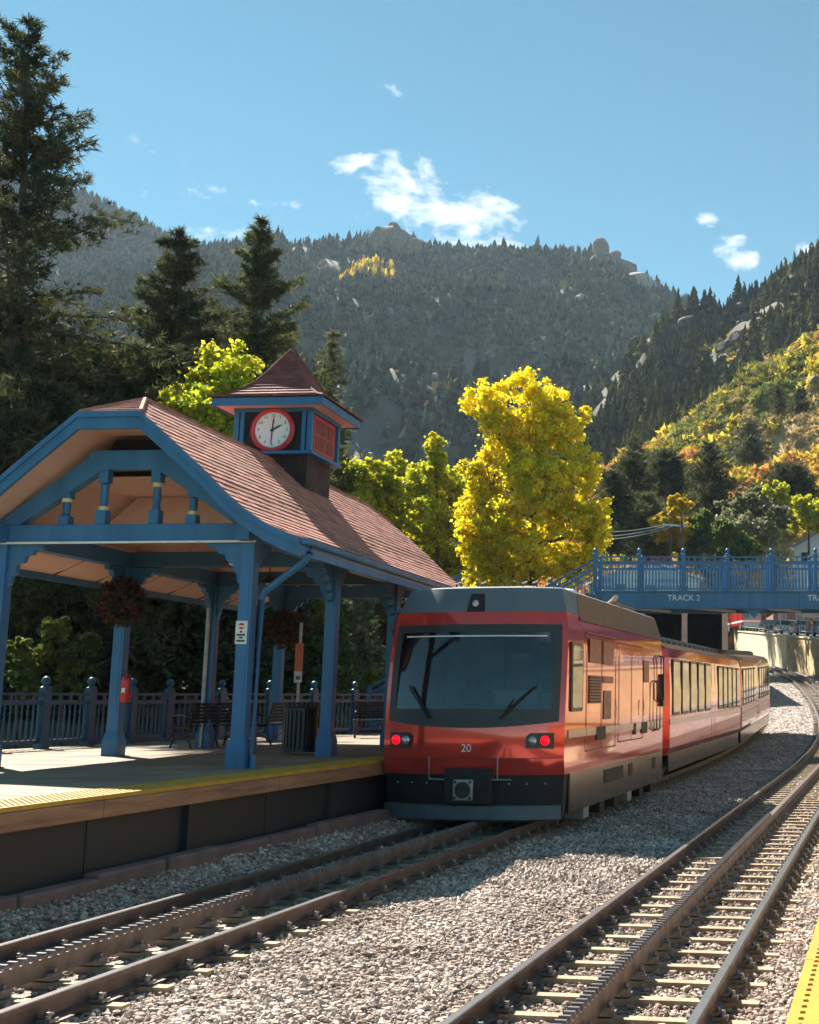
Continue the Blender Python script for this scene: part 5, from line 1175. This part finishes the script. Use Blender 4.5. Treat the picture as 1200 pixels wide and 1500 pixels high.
# ------------------------------------------------------------------ retaining wall and car park
def gzz(x, y): return rise(x*TT.x+y*TT.y)
wpl = [(4.6, 145.0), (6.3, 130.0), (8.4, 112.0), (10.5, 93.0)] + [trk(s, u)[:2] for s, u in ((70, 3.2), (58, 5.0), (46, 6.0), (30, 6.2), (10, 6.2), (-6, 6.2))]
WH = 3.05
wall = empty('retaining_wall', (0, 0, 0), 0, 'tall pale retaining wall of concrete and yellow stone beside the curving tracks', 'wall')
for i, (a, b) in enumerate(zip(wpl, wpl[1:])):
    a3 = Vector((a[0], a[1], gzz(*a))); b3 = Vector((b[0], b[1], gzz(*b))); d = (b3-a3); d.z = 0; d.normalize(); nn = Vector((-d.y, d.x, 0))  # towards car park
    P = [a3-Vector((0,0,.5)), b3-Vector((0,0,.5)), b3+Vector((0,0,WH)), a3+Vector((0,0,WH))]
    m = MB().add(P+[p+nn*.5 for p in P], [(0,1,2,3),(7,6,5,4),(3,2,6,7),(0,3,7,4),(1,5,6,2)]); m.build('wall_panel', M['concrete'] if i < 2 else M['stonewall'], wall)
    MB().beam(a3+Vector((0,0,WH+.06))+nn*.2, b3+Vector((0,0,WH+.06))+nn*.2, .62, .12).build('coping', M['concrete'], wall)
    L_ = (b3-a3).length
    for k in range(max(2, int(L_/2.4))):
        p = a3.lerp(b3, k/max(2, int(L_/2.4)))+nn*.2+Vector((0,0,WH+.12)); MB().box(p.x-.04, p.x+.04, p.y-.04, p.y+.04, p.z, p.z+.95).build('rail_post', M['metal_grey'], wall)
    for z in ((.5, .9) if i > 3 else (.45,)): MB().tube([a3+nn*.2+Vector((0,0,WH+.12+z)), b3+nn*.2+Vector((0,0,WH+.12+z))], .025, 5).build('guard_rail', M['metal_grey'], wall)
rows = []
for i, a in enumerate(wpl):
    z = gzz(*a)+WH-.06; out = Vector((1, .25, 0))
    rows.append([(a[0]+out.x*q+.15, a[1]+out.y*q+.3, z+q*.02) for q in (0, 6, 16, 34, 60)])
tag(MB().sheet(rows).build('car_park', M['asphalt'], fix=False), kind='structure')
x_, y_, h_ = trk(28, 8.2); depot = empty('added_depot', (x_, y_, gzz(x_, y_)+WH-.1), -h_, 'long tan clapboard depot building added unseen at right for the train side to mirror', 'building')  # guessed depot out of view, added as a warm reflection for the train side
DL = 52.0; DH = 5.2
MB().box(0, 9, 0, DL, -.6, DH).build('wall', M['clapboard'], depot)
for k in range(26): MB().box(-.03, -.001, 0, DL, .0+k*.2, .0+k*.2+.185).build('clapboard', M['clapboard'], depot)
MB().prism([(-.9, DH-.05), (4.5, DH+2.6), (9.9, DH-.05), (9.9, DH-.2), (4.5, DH+2.42), (-.9, DH-.2)], -.6, DL+.6, 'y').build('roof', M['shingle_dark'], depot)
for k in range(12):
    y0 = 2+k*4.2; f_ = MB().box(-.07, -.032, y0, y0+1.5, 1.1, 3.3).build('window', M['cream'], depot); MB().box(-.085, -.071, y0+.1, y0+1.4, 1.2, 3.2).build('pane', M['glass_dark'], f_)
def vehicle(name, loc, rz, L, W, H, paint, label, cat, kind='car', group=None):
    r = empty(name, loc, rz, label, cat, group)
    if kind == 'car':
        pr = [(-L/2, .32), (-L/2+.05, .62), (-L/2+.18, .82), (-L/2+1.05, .95), (L/2-.5, .98), (L/2-.06, .9), (L/2, .55), (L/2-.03, .32)]
        MB().prism(pr, -W/2, W/2, 'x').build('body', paint, r, .06)
        cab = [(-L/2+1.0, .95), (-L/2+1.75, H-.04), (-L/2+2.1, H), (L/2-1.2, H), (L/2-.9, H-.06), (L/2-.35, .97)]
        n = len(cab); m = MB(); A = [(-W/2*(.98 if z < 1 else .80), y, z) for y, z in cab]; B = [(W/2*(.98 if z < 1 else .80), y, z) for y, z in cab]
        m.add(A+B, [tuple(range(n)), tuple(range(2*n-1, n-1, -1))]+[(i, n+i, n+(i+1) % n, (i+1) % n) for i in range(n)]); m.build('cabin_glass', M['glass_dark'], r)
        MB().prism([(-L/2+1.72, H-.05), (-L/2+2.1, H+.01), (L/2-1.2, H+.01), (L/2-.88, H-.06)], -W/2*.80, W/2*.80, 'x').build('roof', paint, r, .02)
        for e in (-1, 1):
            MB().beam((e*W/2*.97, -L/2+1.02, .96), (e*W/2*.80, -L/2+1.76, H-.03), .07, .06).build('pillar', paint, r)
            MB().lathe([(.11, .0), (.10, -.05)], 10, (e*(W/2-.28), -L/2+.10, .68), 'y').build('headlamp', M['lamp_clear'], r)
        MB().box(-.45, .45, -L/2-.012, -L/2+.1, .40, .60).build('front_grille', M['black'], r)
    else:
        MB().box(-W/2, W/2, -L/2, -L/2+1.9, .55, H).build('cab', paint, r, .12); MB().box(-W/2, W/2, -L/2+2.0, L/2, .6, H-.2).build('body', paint, r, .06)
        MB().box(-W/2+.15, W/2-.15, -L/2-.02, -L/2+.1, H*.52, H*.86).build('windscreen', M['glass_dark'], r)
        MB().box(-W/2-.01, W/2+.01, -L/2-.012, L/2, H*.36, H*.44).build('white_band', M['white'], r); MB().box(-W/2-.02, W/2+.02, -L/2-.12, -L/2+.02, .35, .62).build('bumper', M['metal_grey'], r)
        MB().box(-W/2*.7, W/2*.7, -L/2+.6, -L/2+1.0, H, H+.16).build('light_bar', M['white'], r)
        for e in (-1, 1): MB().lathe([(.13, 0), (.12, -.04)], 10, (e*(W/2-.3), -L/2-.02, H*.27), 'y').build('headlamp', M['lamp_clear'], r)
        MB().box(-W/2+.3, W/2-.3, -L/2-.03, -L/2, H*.2, H*.32).build('front_grille', M['metal_grey'], r)
    for e in (-1, 1):
        for y in (-L/2+.85, L/2-.85):
            rr = .33 if kind == 'car' else .45
            w_ = MB().lathe([(rr*.9, -.11), (rr, -.09), (rr, .09), (rr*.9, .11)], 18, (e*(W/2-.09), y, rr), 'x').build('wheel', M['black_matte'], r); MB().lathe([(rr*.55, -.115), (rr*.55, .115)], 12, (e*(W/2-.09), y, rr), 'x').build('rim', M['metal_grey'], w_)
    return r
def lotx(px_, Y): x = at(px_, 910, Y).x; return Vector((x, Y, gzz(np.interp(Y, [93, 112, 130, 145], [10.5, 8.4, 6.3, 4.6]), Y)+WH-.05))
vehicle('fire_truck', lotx(1090, 142), .25, 6.5, 2.3, 2.7, M['carred'], 'red and white fire truck parked above the retaining wall', 'truck', 'truck')
for px_, Y, pm, lb in ((1128, 128, 'cardark', 'black car parked above the wall next to the red truck'), (1152, 122, 'carwhite', 'white car parked above the wall next to a black one'), (1175, 117, 'cargrey', 'silver car parked above the wall between two others'), (1200, 112, 'carblue', 'pale blue car parked above the stone part of the wall')):
    vehicle('parked_car', lotx(px_, Y), .15, 4.5, 1.8, 1.5, M[pm], lb, 'car', 'car', 'cars parked above the retaining wall')

# buildings among the trees
def house(name, x, y, Y, w_, h_, roofh, wallm, roofm, label, rz=0.2, dep=7.0, nwin=3):
    p = at(x, y, Y); r = empty(name, (p.x, p.y, p.z-h_-roofh), rz, label, 'building')
    MB().box(-w_/2, w_/2, 0, dep, -4, h_).build('wall', wallm, r)
    m = MB(); m.prism([(-w_/2-.4, h_-.05), (0, h_+roofh), (w_/2+.4, h_-.05), (w_/2+.4, h_-.22), (0, h_+roofh-.18), (-w_/2-.4, h_-.22)], -.5, dep+.5, 'y'); m.build('roof', roofm, r)
    MB().prism([(-w_/2+.05, h_+.001), (w_/2-.05, h_+.001), (0, h_+roofh-.25)], .02, .12, 'y').build('gable', wallm, r)
    for k in range(nwin):
        xx = -w_/2+(k+.5)*w_/nwin; f_ = MB().box(xx-.5, xx+.5, -.06, -.001, h_-2.0, h_-.6).build('window', M['white'], r); MB().box(xx-.42, xx+.42, -.075, -.061, h_-1.92, h_-.68).build('pane', M['glass_dark'], f_)
    MB().box(w_*.2, w_*.2+.5, dep*.5, dep*.5+.5, h_+.2, h_+roofh+.6).build('chimney', M['brick'], r)
    return r
house('gabled_house', 961, 731, 118, 2.6, 3.0, 1.6, M['carred'], M['soffit'], 'small house with red gable and pink roof among the dark firs', .15, 5, 1)
house('white_house', 1212, 770, 130, 7.5, 3.4, 2.2, M['white'], M['metal_grey'], 'white house half hidden behind pale trees', -.3)
house('brick_shop', 1185, 884, 150, 9, 3.4, .5, M['brick'], M['train_black'], 'low brown brick building behind the parked cars', .05, 8, 4)
house('ramp_stand_in', 955, 822, 98, 8, 2.4, 1.3, M['white'], M['white'], 'white building in place of a sunlit concrete ramp beyond the footbridge railing', .25)  # white house shape standing in for a sunlit concrete ramp
# utility pole with wires
pb = at(999, 762, 100); r = empty('utility_pole', (pb.x, pb.y, pb.z-10), 0, 'wooden utility pole with a cross arm behind the footbridge', 'pole')
MB().tube([(0, 0, -2), (0, 0, 10.2)], [.16, .11], 8).build('pole', M['bark'], r); MB().beam((-1.6, -.1, 9.6), (.5, .12, 9.5), .10, .12).build('cross_arm', M['white'], r)
for k, (dx, dz) in enumerate(((-1.5, 9.75), (-.8, 9.7), (.4, 9.65))): MB().lathe([(.05, dz-.1), (.06, dz), (.03, dz+.08)], 8, (dx, 0, 0)).build('insulator', M['metal_grey'], r)
for k, (x, y, sag) in enumerate(((865, 772, .5), (865, 783, .5), (865, 787, .6))):
    a = pb+Vector((-1.4+.5*k, 0, -.35-.02*k)); b = at(x-40, y, 96); n = 12
    pts = [a.lerp(b, t)-Vector((0, 0, sag*4*t*(1-t))) for t in np.linspace(0, 1, n)]
    MB().tube([p-pb-Vector((0,0,-10)) for p in pts], .035, 5).build('wire', M['metal_grey'], r)
# ------------------------------------------------------------------ trees
def ground_at(x, y):
    s, u = tr_of(x, y); return float(ground_z(np.array([s]), np.array([u]))[0])
def tuft_mesh(C_, D, size, r, k=5, spread=.75):
    n = len(C_); C_ = np.repeat(C_, k, 0); D = np.repeat(D, k, 0); size = np.repeat(size, k)
    a = D + r.normal(0, spread, C_.shape); a /= np.linalg.norm(a, axis=1)[:,None]; b = np.cross(a, r.normal(size=a.shape)); b /= np.linalg.norm(b, axis=1)[:,None]
    L = (size*r.uniform(.6, 1.3, len(size)))[:,None]; w_ = L*.085; base = C_ + r.normal(0, .12, C_.shape)*L
    V = np.stack([base-b*w_, base+b*w_, base+a*L], 1).reshape(-1, 3); return V, np.arange(len(V)).reshape(-1, 3)
def conifer(name, pos, H, Rr, seed, label, mat_='fir', base=.12, whorls=30, tuft=.5, per=7, droop=.25, irregular=.3, lean=(0, 0), group=None, gappy=0.0, profile=.8, k=5, cat='tree'):
    r = np.random.default_rng(seed); root = empty(name, pos, 0, label, cat, group)
    tp = [(lean[0]*(t**1.3)*H + .03*H*math.sin(t*5+seed)*.3, lean[1]*t*H, t*H) for t in np.linspace(0, 1, 9)]
    MB().tube([(x, y, z-(.6 if i == 0 else 0)) for i, (x, y, z) in enumerate(tp)], [max(.02, H*.016*(1-i/8.3)) for i in range(9)], 9).build('trunk', M['bark'], root)
    Cs = []; Ds = []; Ss = []; limbs = MB()
    for wv in range(whorls):
        t = base + (1-base)*((wv+r.uniform(-.3, .3))/whorls); t = min(max(t, base), .985)
        if gappy and r.random() < gappy*(1-t): continue
        tz = (t-base)/(1-base); env = Rr*((1-tz)**profile)*(.35+.65*min(1, tz/.18))+.10*Rr*(1-tz)
        c0 = np.array([np.interp(t, np.linspace(0, 1, 9), [q[i] for q in tp]) for i in range(3)])
        nb = r.integers(4, 8); ph = r.uniform(0, 6.28)
        for j in range(nb):
            az_ = ph + j*6.283/nb + r.normal(0, .25); L = env*max(.25, 1+r.normal(0, irregular)); up = .45*tz - droop*.3 + r.normal(0, .06)
            nseg = max(2, int(L/(tuft*.42))); tt = np.linspace(.18, 1, nseg); d = np.array([math.cos(az_), math.sin(az_), 0]); sdv = np.array([-math.sin(az_), math.cos(az_), 0])
            P = c0 + d*(tt*L)[:,None]; P[:,2] += up*tt*L - droop*L*tt**2 + .10*L*tt**3
            if L > 1.0: limbs.tube([c0, P[len(P)//2], P[-1]], [.012*L+.01, .008*L+.006, .006], 4, cap=False)
            for q in range(max(1, per//2)):
                wdt = (tt*(1-tt*.65))*L*.42
                off = r.uniform(-1, 1, nseg)*wdt; Q = P + sdv*off[:,None]; Q[:,2] += r.normal(0, .05*L+.03, nseg)-np.abs(off)*.15
                Cs.append(Q); Ds.append(np.repeat((d*.8+sdv*np.sign(np.mean(off))*.3+np.array([0, 0, .1]))[None], nseg, 0)); Ss.append(np.full(nseg, tuft)*(.7+.5*r.random(nseg)))
    C_ = np.concatenate(Cs); D = np.concatenate(Ds); S_ = np.concatenate(Ss)
    V, F_ = tuft_mesh(C_, D, S_, r, k); npmesh('crown', V, F_, M[mat_], root)
    if limbs.v: limbs.build('limbs', M['bark'], root, fix=False)
    return root
def broadleaf(name, pos, H, lobes, seed, label, mat_, nleaf=16000, size=.2, clumps=260, trunk_r=None, group=None, cat='tree', bark='bark', tight=.32):
    """lobes: (dx, dy, z, rx, rz)"""
    r = np.random.default_rng(seed); root = empty(name, pos, 0, label, cat, group); tr_ = trunk_r or H*.018
    top = Vector((lobes[0][0]*.5, lobes[0][1]*.5, H*.72)); m = MB(); m.tube([(0, 0, -.6), (.02*H*.3, 0, H*.18), (top.x*.5, top.y*.5, H*.42), top], [tr_*1.25, tr_, tr_*.75, tr_*.2], 9); m.build('trunk', M[bark], root)
    sub = []
    for l in lobes:
        nsub = 7; d = r.normal(size=(nsub, 3)); d /= np.linalg.norm(d, axis=1)[:,None]; q = r.uniform(.45, .95, nsub)
        sub.append((l[0], l[1], l[2], l[3]*.6, l[4]*.6))
        for a_, q_ in zip(d, q): f_ = r.uniform(.34, .56); sub.append((l[0]+a_[0]*l[3]*q_, l[1]+a_[1]*l[3]*q_, l[2]+a_[2]*l[4]*q_, l[3]*f_, l[4]*f_))
    vol = np.array([l[3]**2*l[4] for l in lobes]); vol = np.array([l[3]**2*l[4] for l in sub])**.62; vol /= vol.sum(); Cs = []; Ss = []; lm = MB()
    for li, l in enumerate(sub):
        n = max(3, int(clumps*vol[li])); c = np.array(l[:3]); d = r.normal(size=(n, 3)); d /= np.linalg.norm(d, axis=1)[:,None]
        rad = (.35+.65*r.random(n)**.45)*(1+.22*r.normal(size=n)*.6); P = c + d*rad[:,None]*np.array([l[3], l[3], l[4]])
        Cs.append(P); Ss.append(np.full(n, min(l[3], l[4])*tight)*r.uniform(.6, 1.25, n))
        if li % 8: continue
        z0 = min(H*.6, max(H*.15, c[2]-l[4]*1.1)); lm.tube([(np.interp(z0, [0, H*.72], [0, top.x]), np.interp(z0, [0, H*.72], [0, top.y]), z0), (c[0]*.6, c[1]*.6, (z0+c[2])/2), tuple(c)], [tr_*.45, tr_*.3, tr_*.1], 6)
        for q in P[::max(1, n//6)]: lm.tube([tuple(c*.9+np.array([0, 0, -.1*l[4]])), tuple((c+q)/2+r.normal(0, .1, 3)), tuple(q)], [tr_*.16, tr_*.1, .012], 5, cap=False)
    C_ = np.concatenate(Cs); S_ = np.concatenate(Ss); per = max(6, nleaf//len(C_))
    P = np.repeat(C_, per, 0) + r.normal(0, 1, (len(C_)*per, 3))*np.repeat(S_, per)[:,None]*np.array([.62, .62, .5]); V, F_ = leaf_quads(P, size, r, .75); npmesh('crown', V, F_, M[mat_], root)
    lm.build('limbs', M[bark], root, fix=False); return root
def base_pos(px_, Y, sink=0.0):
    p = at(px_, 1000, Y); z = ground_at(p.x, p.y); return Vector((p.x, p.y, z-sink))
def hgt(pos, px_, py_): return at(px_, py_, pos.y).z - pos.z
# tall old fir at the left
p = base_pos(-28, 40); conifer('tall_fir', p, hgt(p, 45, 18), 3.5, 11, 'tallest ragged fir towering at the platform end with bare lower trunk', 'fir_dark', base=.30, whorls=36, tuft=.28, per=6, droop=.06, irregular=.6, lean=((at(45, 18, 40).x-p.x)/hgt(p, 45, 18), 0), gappy=.55, profile=.8, k=9)
p = base_pos(222, 48); conifer('dark_fir', p, hgt(p, 222, 330), 3.0, 12, 'broad dark fir behind the shelter roof next to the tall ragged one', 'fir_dark', base=.14, whorls=44, tuft=.30, per=8, droop=.16, irregular=.55, gappy=.2, profile=.72, k=9)
p = base_pos(350, 52); conifer('pointed_fir', p, hgt(p, 350, 315), 3.0, 13, 'pointed fir with upswept branches behind the lime green tree', 'fir', base=.14, whorls=46, tuft=.30, per=8, droop=.0, irregular=.6, gappy=.25, profile=.8, k=9)
p = base_pos(463, 64); conifer('brown_fir', p, hgt(p, 463, 480), 2.0, 14, 'thin brownish fir top showing behind the clock tower', 'fir', base=.2, whorls=32, tuft=.38, per=8, irregular=.35, gappy=.2)
p = base_pos(60, 43); conifer('spreading_pine', p, hgt(p, 70, 500), 4.4, 15, 'wide olive pine filling the space below the tall ragged fir', 'fir', base=.12, whorls=32, tuft=.32, per=9, droop=.12, irregular=.5, profile=.45, k=10, gappy=.25)
p = base_pos(150, 44); conifer('young_fir', p, hgt(p, 150, 500), 3.2, 16, 'shorter olive fir between the wide pine and the broad dark fir', 'fir', base=.1, whorls=32, tuft=.4, per=10, profile=.55, k=9)
p = base_pos(-60, 45); conifer('edge_fir', p, hgt(p, -60, 420), 3.4, 17, 'dense fir at the outer edge of the wood beyond the tall one', 'fir_dark', base=.1, whorls=34, tuft=.42, per=9, profile=.6, k=9)
p = base_pos(20, 34); conifer('shaded_fir', p, hgt(p, 15, 560), 3.6, 18, 'low dark fir close behind the platform fence', 'fir_dark', base=.06, whorls=26, tuft=.38, per=10, profile=.5, k=9)
p = base_pos(290, 58); conifer('slim_fir', p, hgt(p, 280, 520), 2.4, 19, 'slim dark fir between the two pointed firs', 'fir_dark', base=.12, whorls=30, tuft=.4, per=8, k=9)
p = base_pos(400, 60); conifer('bushy_fir', p, hgt(p, 405, 470), 2.4, 20, 'bushy fir beside the pointed one, above the shelter ridge', 'fir', base=.1, whorls=32, tuft=.4, per=9, k=9)
# lime tree behind the shelter ridge
p = base_pos(300, 42); Hh = hgt(p, 300, 498); k_ = 42/1750.
broadleaf('lime_tree', p, Hh, [(0, 0, Hh-1.7, 1.6, 1.6), (-1.3, .3, Hh-2.6, 1.3, 1.3), (1.5, 0, Hh-2.2, 1.3, 1.2), (2.6, .3, Hh-3.6, 1.3, 1.2), (-.2, -.5, Hh-3.9, 2.0, 1.6), (0, 0, Hh-6, 2.2, 2.2)], 31, 'lime green leafy tree rising behind the shelter ridge', 'leaf_lime', 26000, .18, 400)
# big yellow tree
p = base_pos(778, 62); Hh = hgt(p, 785, 536); q = 62/1750.
def lob(x, y, rx, rz, dy=0): c = at(x, y, 62); return (c.x-p.x, dy, c.z-p.z, rx*q, rz*q)
broadleaf('golden_cottonwood', p, Hh, [lob(785, 585, 45, 48), lob(735, 615, 50, 45, -.6), lob(825, 620, 46, 45, .5), lob(775, 660, 70, 55), lob(845, 680, 36, 45), lob(715, 690, 42, 42, .4), lob(800, 720, 70, 50, -1.2), lob(735, 760, 52, 55, -.5), lob(840, 760, 50, 60, .6), lob(780, 810, 80, 50, -.8), lob(730, 830, 50, 40), lob(855, 820, 36, 36), lob(700, 800, 36, 42), lob(868, 770, 30, 48), lob(700, 735, 30, 34)], 32, 'large golden yellow cottonwood behind the train', 'leaf_yellow', 95000, .175, 1700, trunk_r=.26, tight=.30)
# lime and yellow trees behind the roof
def tree_px(name, base_x, Y, top, lobes, seed, label, mat_, n, size, cl, group=None, base_y=None):
    p = base_pos(base_x, Y) if base_y is None else at(base_x, base_y, Y); Hh = hgt(p, *top); qq = Y/1750.
    L = []
    for i, (x, y, rx, rz) in enumerate(lobes): c = at(x, y, Y); L.append((c.x-p.x, ((i*37) % 11-5)*.12*rx*qq, c.z-p.z, rx*qq, rz*qq))
    return broadleaf(name, p, Hh, L, seed, label, mat_, n, size, cl, group=group)
tree_px('slender_lime_tree', 640, 70, (640, 640), [(640, 672, 26, 34), (622, 715, 34, 36), (660, 715, 32, 36), (640, 765, 46, 44), (680, 770, 26, 40), (650, 820, 50, 36)], 33, 'tall lime green tree touching the golden cottonwood', 'leaf_lime', 40000, .19, 600)
tree_px('yellow_green_tree', 575, 74, (585, 672), [(585, 700, 34, 30), (560, 735, 34, 30), (605, 740, 34, 36), (590, 785, 50, 40)], 34, 'yellow green tree above the far end of the shelter roof', 'leaf_lime', 28000, .2, 420)
tree_px('yellow_thicket', 610, 80, (610, 690), [(610, 720, 36, 34), (645, 750, 40, 40), (570, 750, 36, 32), (690, 745, 30, 44), (620, 800, 60, 46)], 36, 'bright yellow green thicket filling the gap between the shelter roof and the cottonwood', 'leaf_yellow', 30000, .2, 450)
tree_px('low_yellow_tree', 520, 68, (520, 668), [(515, 698, 34, 32), (545, 712, 34, 32), (500, 728, 32, 28), (530, 750, 46, 36), (575, 735, 34, 34)], 35, 'low lime yellow tree just beside the clock tower', 'leaf_lime', 34000, .19, 520)
# trees and shrubs seen through the shelter
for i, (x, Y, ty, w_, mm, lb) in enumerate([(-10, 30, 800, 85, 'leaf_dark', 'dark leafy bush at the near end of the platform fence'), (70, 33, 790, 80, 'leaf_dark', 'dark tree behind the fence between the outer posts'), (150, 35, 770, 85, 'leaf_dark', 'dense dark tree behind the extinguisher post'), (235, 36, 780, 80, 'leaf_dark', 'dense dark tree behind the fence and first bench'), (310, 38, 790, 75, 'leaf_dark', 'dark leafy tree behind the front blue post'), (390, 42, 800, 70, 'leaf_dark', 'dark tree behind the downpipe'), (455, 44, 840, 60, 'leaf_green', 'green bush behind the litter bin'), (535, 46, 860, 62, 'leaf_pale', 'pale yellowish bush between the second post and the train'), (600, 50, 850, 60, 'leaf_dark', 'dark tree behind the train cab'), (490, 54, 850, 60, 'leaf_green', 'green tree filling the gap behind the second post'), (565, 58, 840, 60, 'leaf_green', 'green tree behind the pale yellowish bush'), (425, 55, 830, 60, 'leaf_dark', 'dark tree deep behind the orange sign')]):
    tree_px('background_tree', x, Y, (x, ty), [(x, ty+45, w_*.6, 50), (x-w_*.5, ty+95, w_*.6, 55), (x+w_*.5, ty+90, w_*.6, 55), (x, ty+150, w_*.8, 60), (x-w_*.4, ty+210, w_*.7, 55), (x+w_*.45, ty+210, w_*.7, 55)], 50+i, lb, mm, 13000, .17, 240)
for i, (x, y, Y, w_, lb) in enumerate([(95, 925, 27.5, 34, 'bright green leafy sprig catching sun above the fence'), (30, 950, 26.5, 26, 'bright green shrub at the near fence posts'), (500, 985, 36, 40, 'yellow green shrub behind the fence right of the litter bin')]):
    tree_px('bright_shrub', x, Y, (x, y-15), [(x, y, w_*.9, w_*.6), (x+w_*.8, y+14, w_*.7, w_*.6), (x-w_*.7, y+25, w_*.8, w_*.8), (x+w_*.3, y+50, w_*1.2, w_*1.0)], 80+i, lb, 'leaf_green', 5000, .12, 120)
# right side trees
def con_px(name, x, ty, Y, Rr, seed, label, mm='fir_dark', base_y=None, group=None, **kw):
    P0 = at(x, base_y or 830, Y); H = at(x, ty, Y).z-P0.z; return conifer(name, P0, H, Rr, seed, label, mm, group=group, **kw)
kw = dict(whorls=28, tuft=.55, per=7, k=5, irregular=.42)
con_px('hill_fir', 1040, 648, 118, 3.2, 61, 'tall dark fir standing at the foot of the sunlit slope', 'fir_dark', 815, profile=.6, **kw)
con_px('hill_fir', 925, 662, 112, 2.7, 62, 'dark fir right of the golden cottonwood', 'fir_dark', 815, profile=.6, **kw)
con_px('hill_fir', 895, 690, 106, 2.6, 63, 'dark fir half hidden by the golden cottonwood', 'fir_dark', 820, profile=.55, **kw)
con_px('hill_fir', 948, 725, 104, 2.2, 64, 'shorter fir beside the red gable', 'fir', 820, profile=.55, **kw)
con_px('hill_fir', 1158, 680, 125, 2.6, 65, 'round topped dark fir above the pale trees', 'fir_dark', 740, profile=.45, **kw)
con_px('hill_fir', 975, 660, 126, 2.4, 68, 'small dark fir on the slope above the red gable', 'fir_dark', 730, profile=.5, **kw)
for i, (x, ty, by, Y, rr) in enumerate([(1100, 615, 665, 175, 2.6), (1172, 570, 595, 195, 1.8), (1010, 735, 780, 130, 2.2), (1100, 640, 668, 170, 2.2), (930, 640, 690, 160, 2.2), (1140, 565, 600, 200, 1.5)]):
    con_px('slope_fir', x, ty, Y, rr, 70+i, 'small dark fir alone among the shrubs of the sunlit slope', 'fir_dark', by+10, 'small firs on the sunlit slope', whorls=14, tuft=.8, per=5, k=4, profile=.5)
tree_px('golden_aspen', 980, 102, (985, 728), [(990, 745, 20, 16), (968, 762, 20, 16), (985, 780, 26, 22)], 90, 'small bright golden aspen in front of the red gable', 'leaf_gold', 12000, .28, 220, base_y=852)
tree_px('green_maple', 1020, 104, (1020, 752), [(1022, 775, 26, 22), (1035, 795, 26, 24), (1005, 798, 22, 22)], 91, 'mid green tree right of the golden aspen', 'leaf_green', 14000, .28, 240, base_y=852)
tree_px('pale_willow', 1095, 108, (1110, 715), [(1110, 742, 30, 26), (1075, 758, 30, 26), (1130, 765, 30, 28), (1095, 790, 50, 34)], 92, 'pale grey green tree behind the footbridge', 'leaf_pale', 26000, .28, 400, base_y=852)
tree_px('lime_bush', 1130, 112, (1130, 712), [(1130, 728, 24, 18), (1150, 745, 20, 18)], 93, 'light lime bush on top of the pale trees', 'leaf_lime', 10000, .3, 160, base_y=852)
tree_px('yellow_bush', 1185, 118, (1185, 728), [(1185, 748, 30, 22), (1205, 760, 26, 24), (1170, 765, 22, 22)], 94, 'yellow green bush in front of the white house', 'leaf_lime', 12000, .3, 200, base_y=852)
tree_px('dusty_bush', 1060, 100, (1060, 770), [(1060, 790, 26, 22), (1085, 805, 30, 22)], 95, 'dusty green bush just over the footbridge railing', 'leaf_green', 12000, .28, 200, base_y=852)
# green verge beneath the far trees
# haze
hz = MB().box(-1500, 1500, -300, 1700, -20, 560).build('haze', None)
hm = bpy.data.materials.new('haze_air'); hm.use_nodes = True; t = hm.node_tree
for n in list(t.nodes):
    if n.type != 'OUTPUT_MATERIAL': t.nodes.remove(n)
pv = t.nodes.new('ShaderNodeVolumePrincipled'); pv.inputs['Color'].default_value = (.70, .84, 1.0, 1); pv.inputs['Density'].default_value = .00013; pv.inputs['Anisotropy'].default_value = .0
t.links.new(pv.outputs[0], [n for n in t.nodes if n.type == 'OUTPUT_MATERIAL'][0].inputs['Volume']); hz.data.materials.append(hm); tag(hz, 'thin pale blue mountain haze', 'haze', kind='stuff')
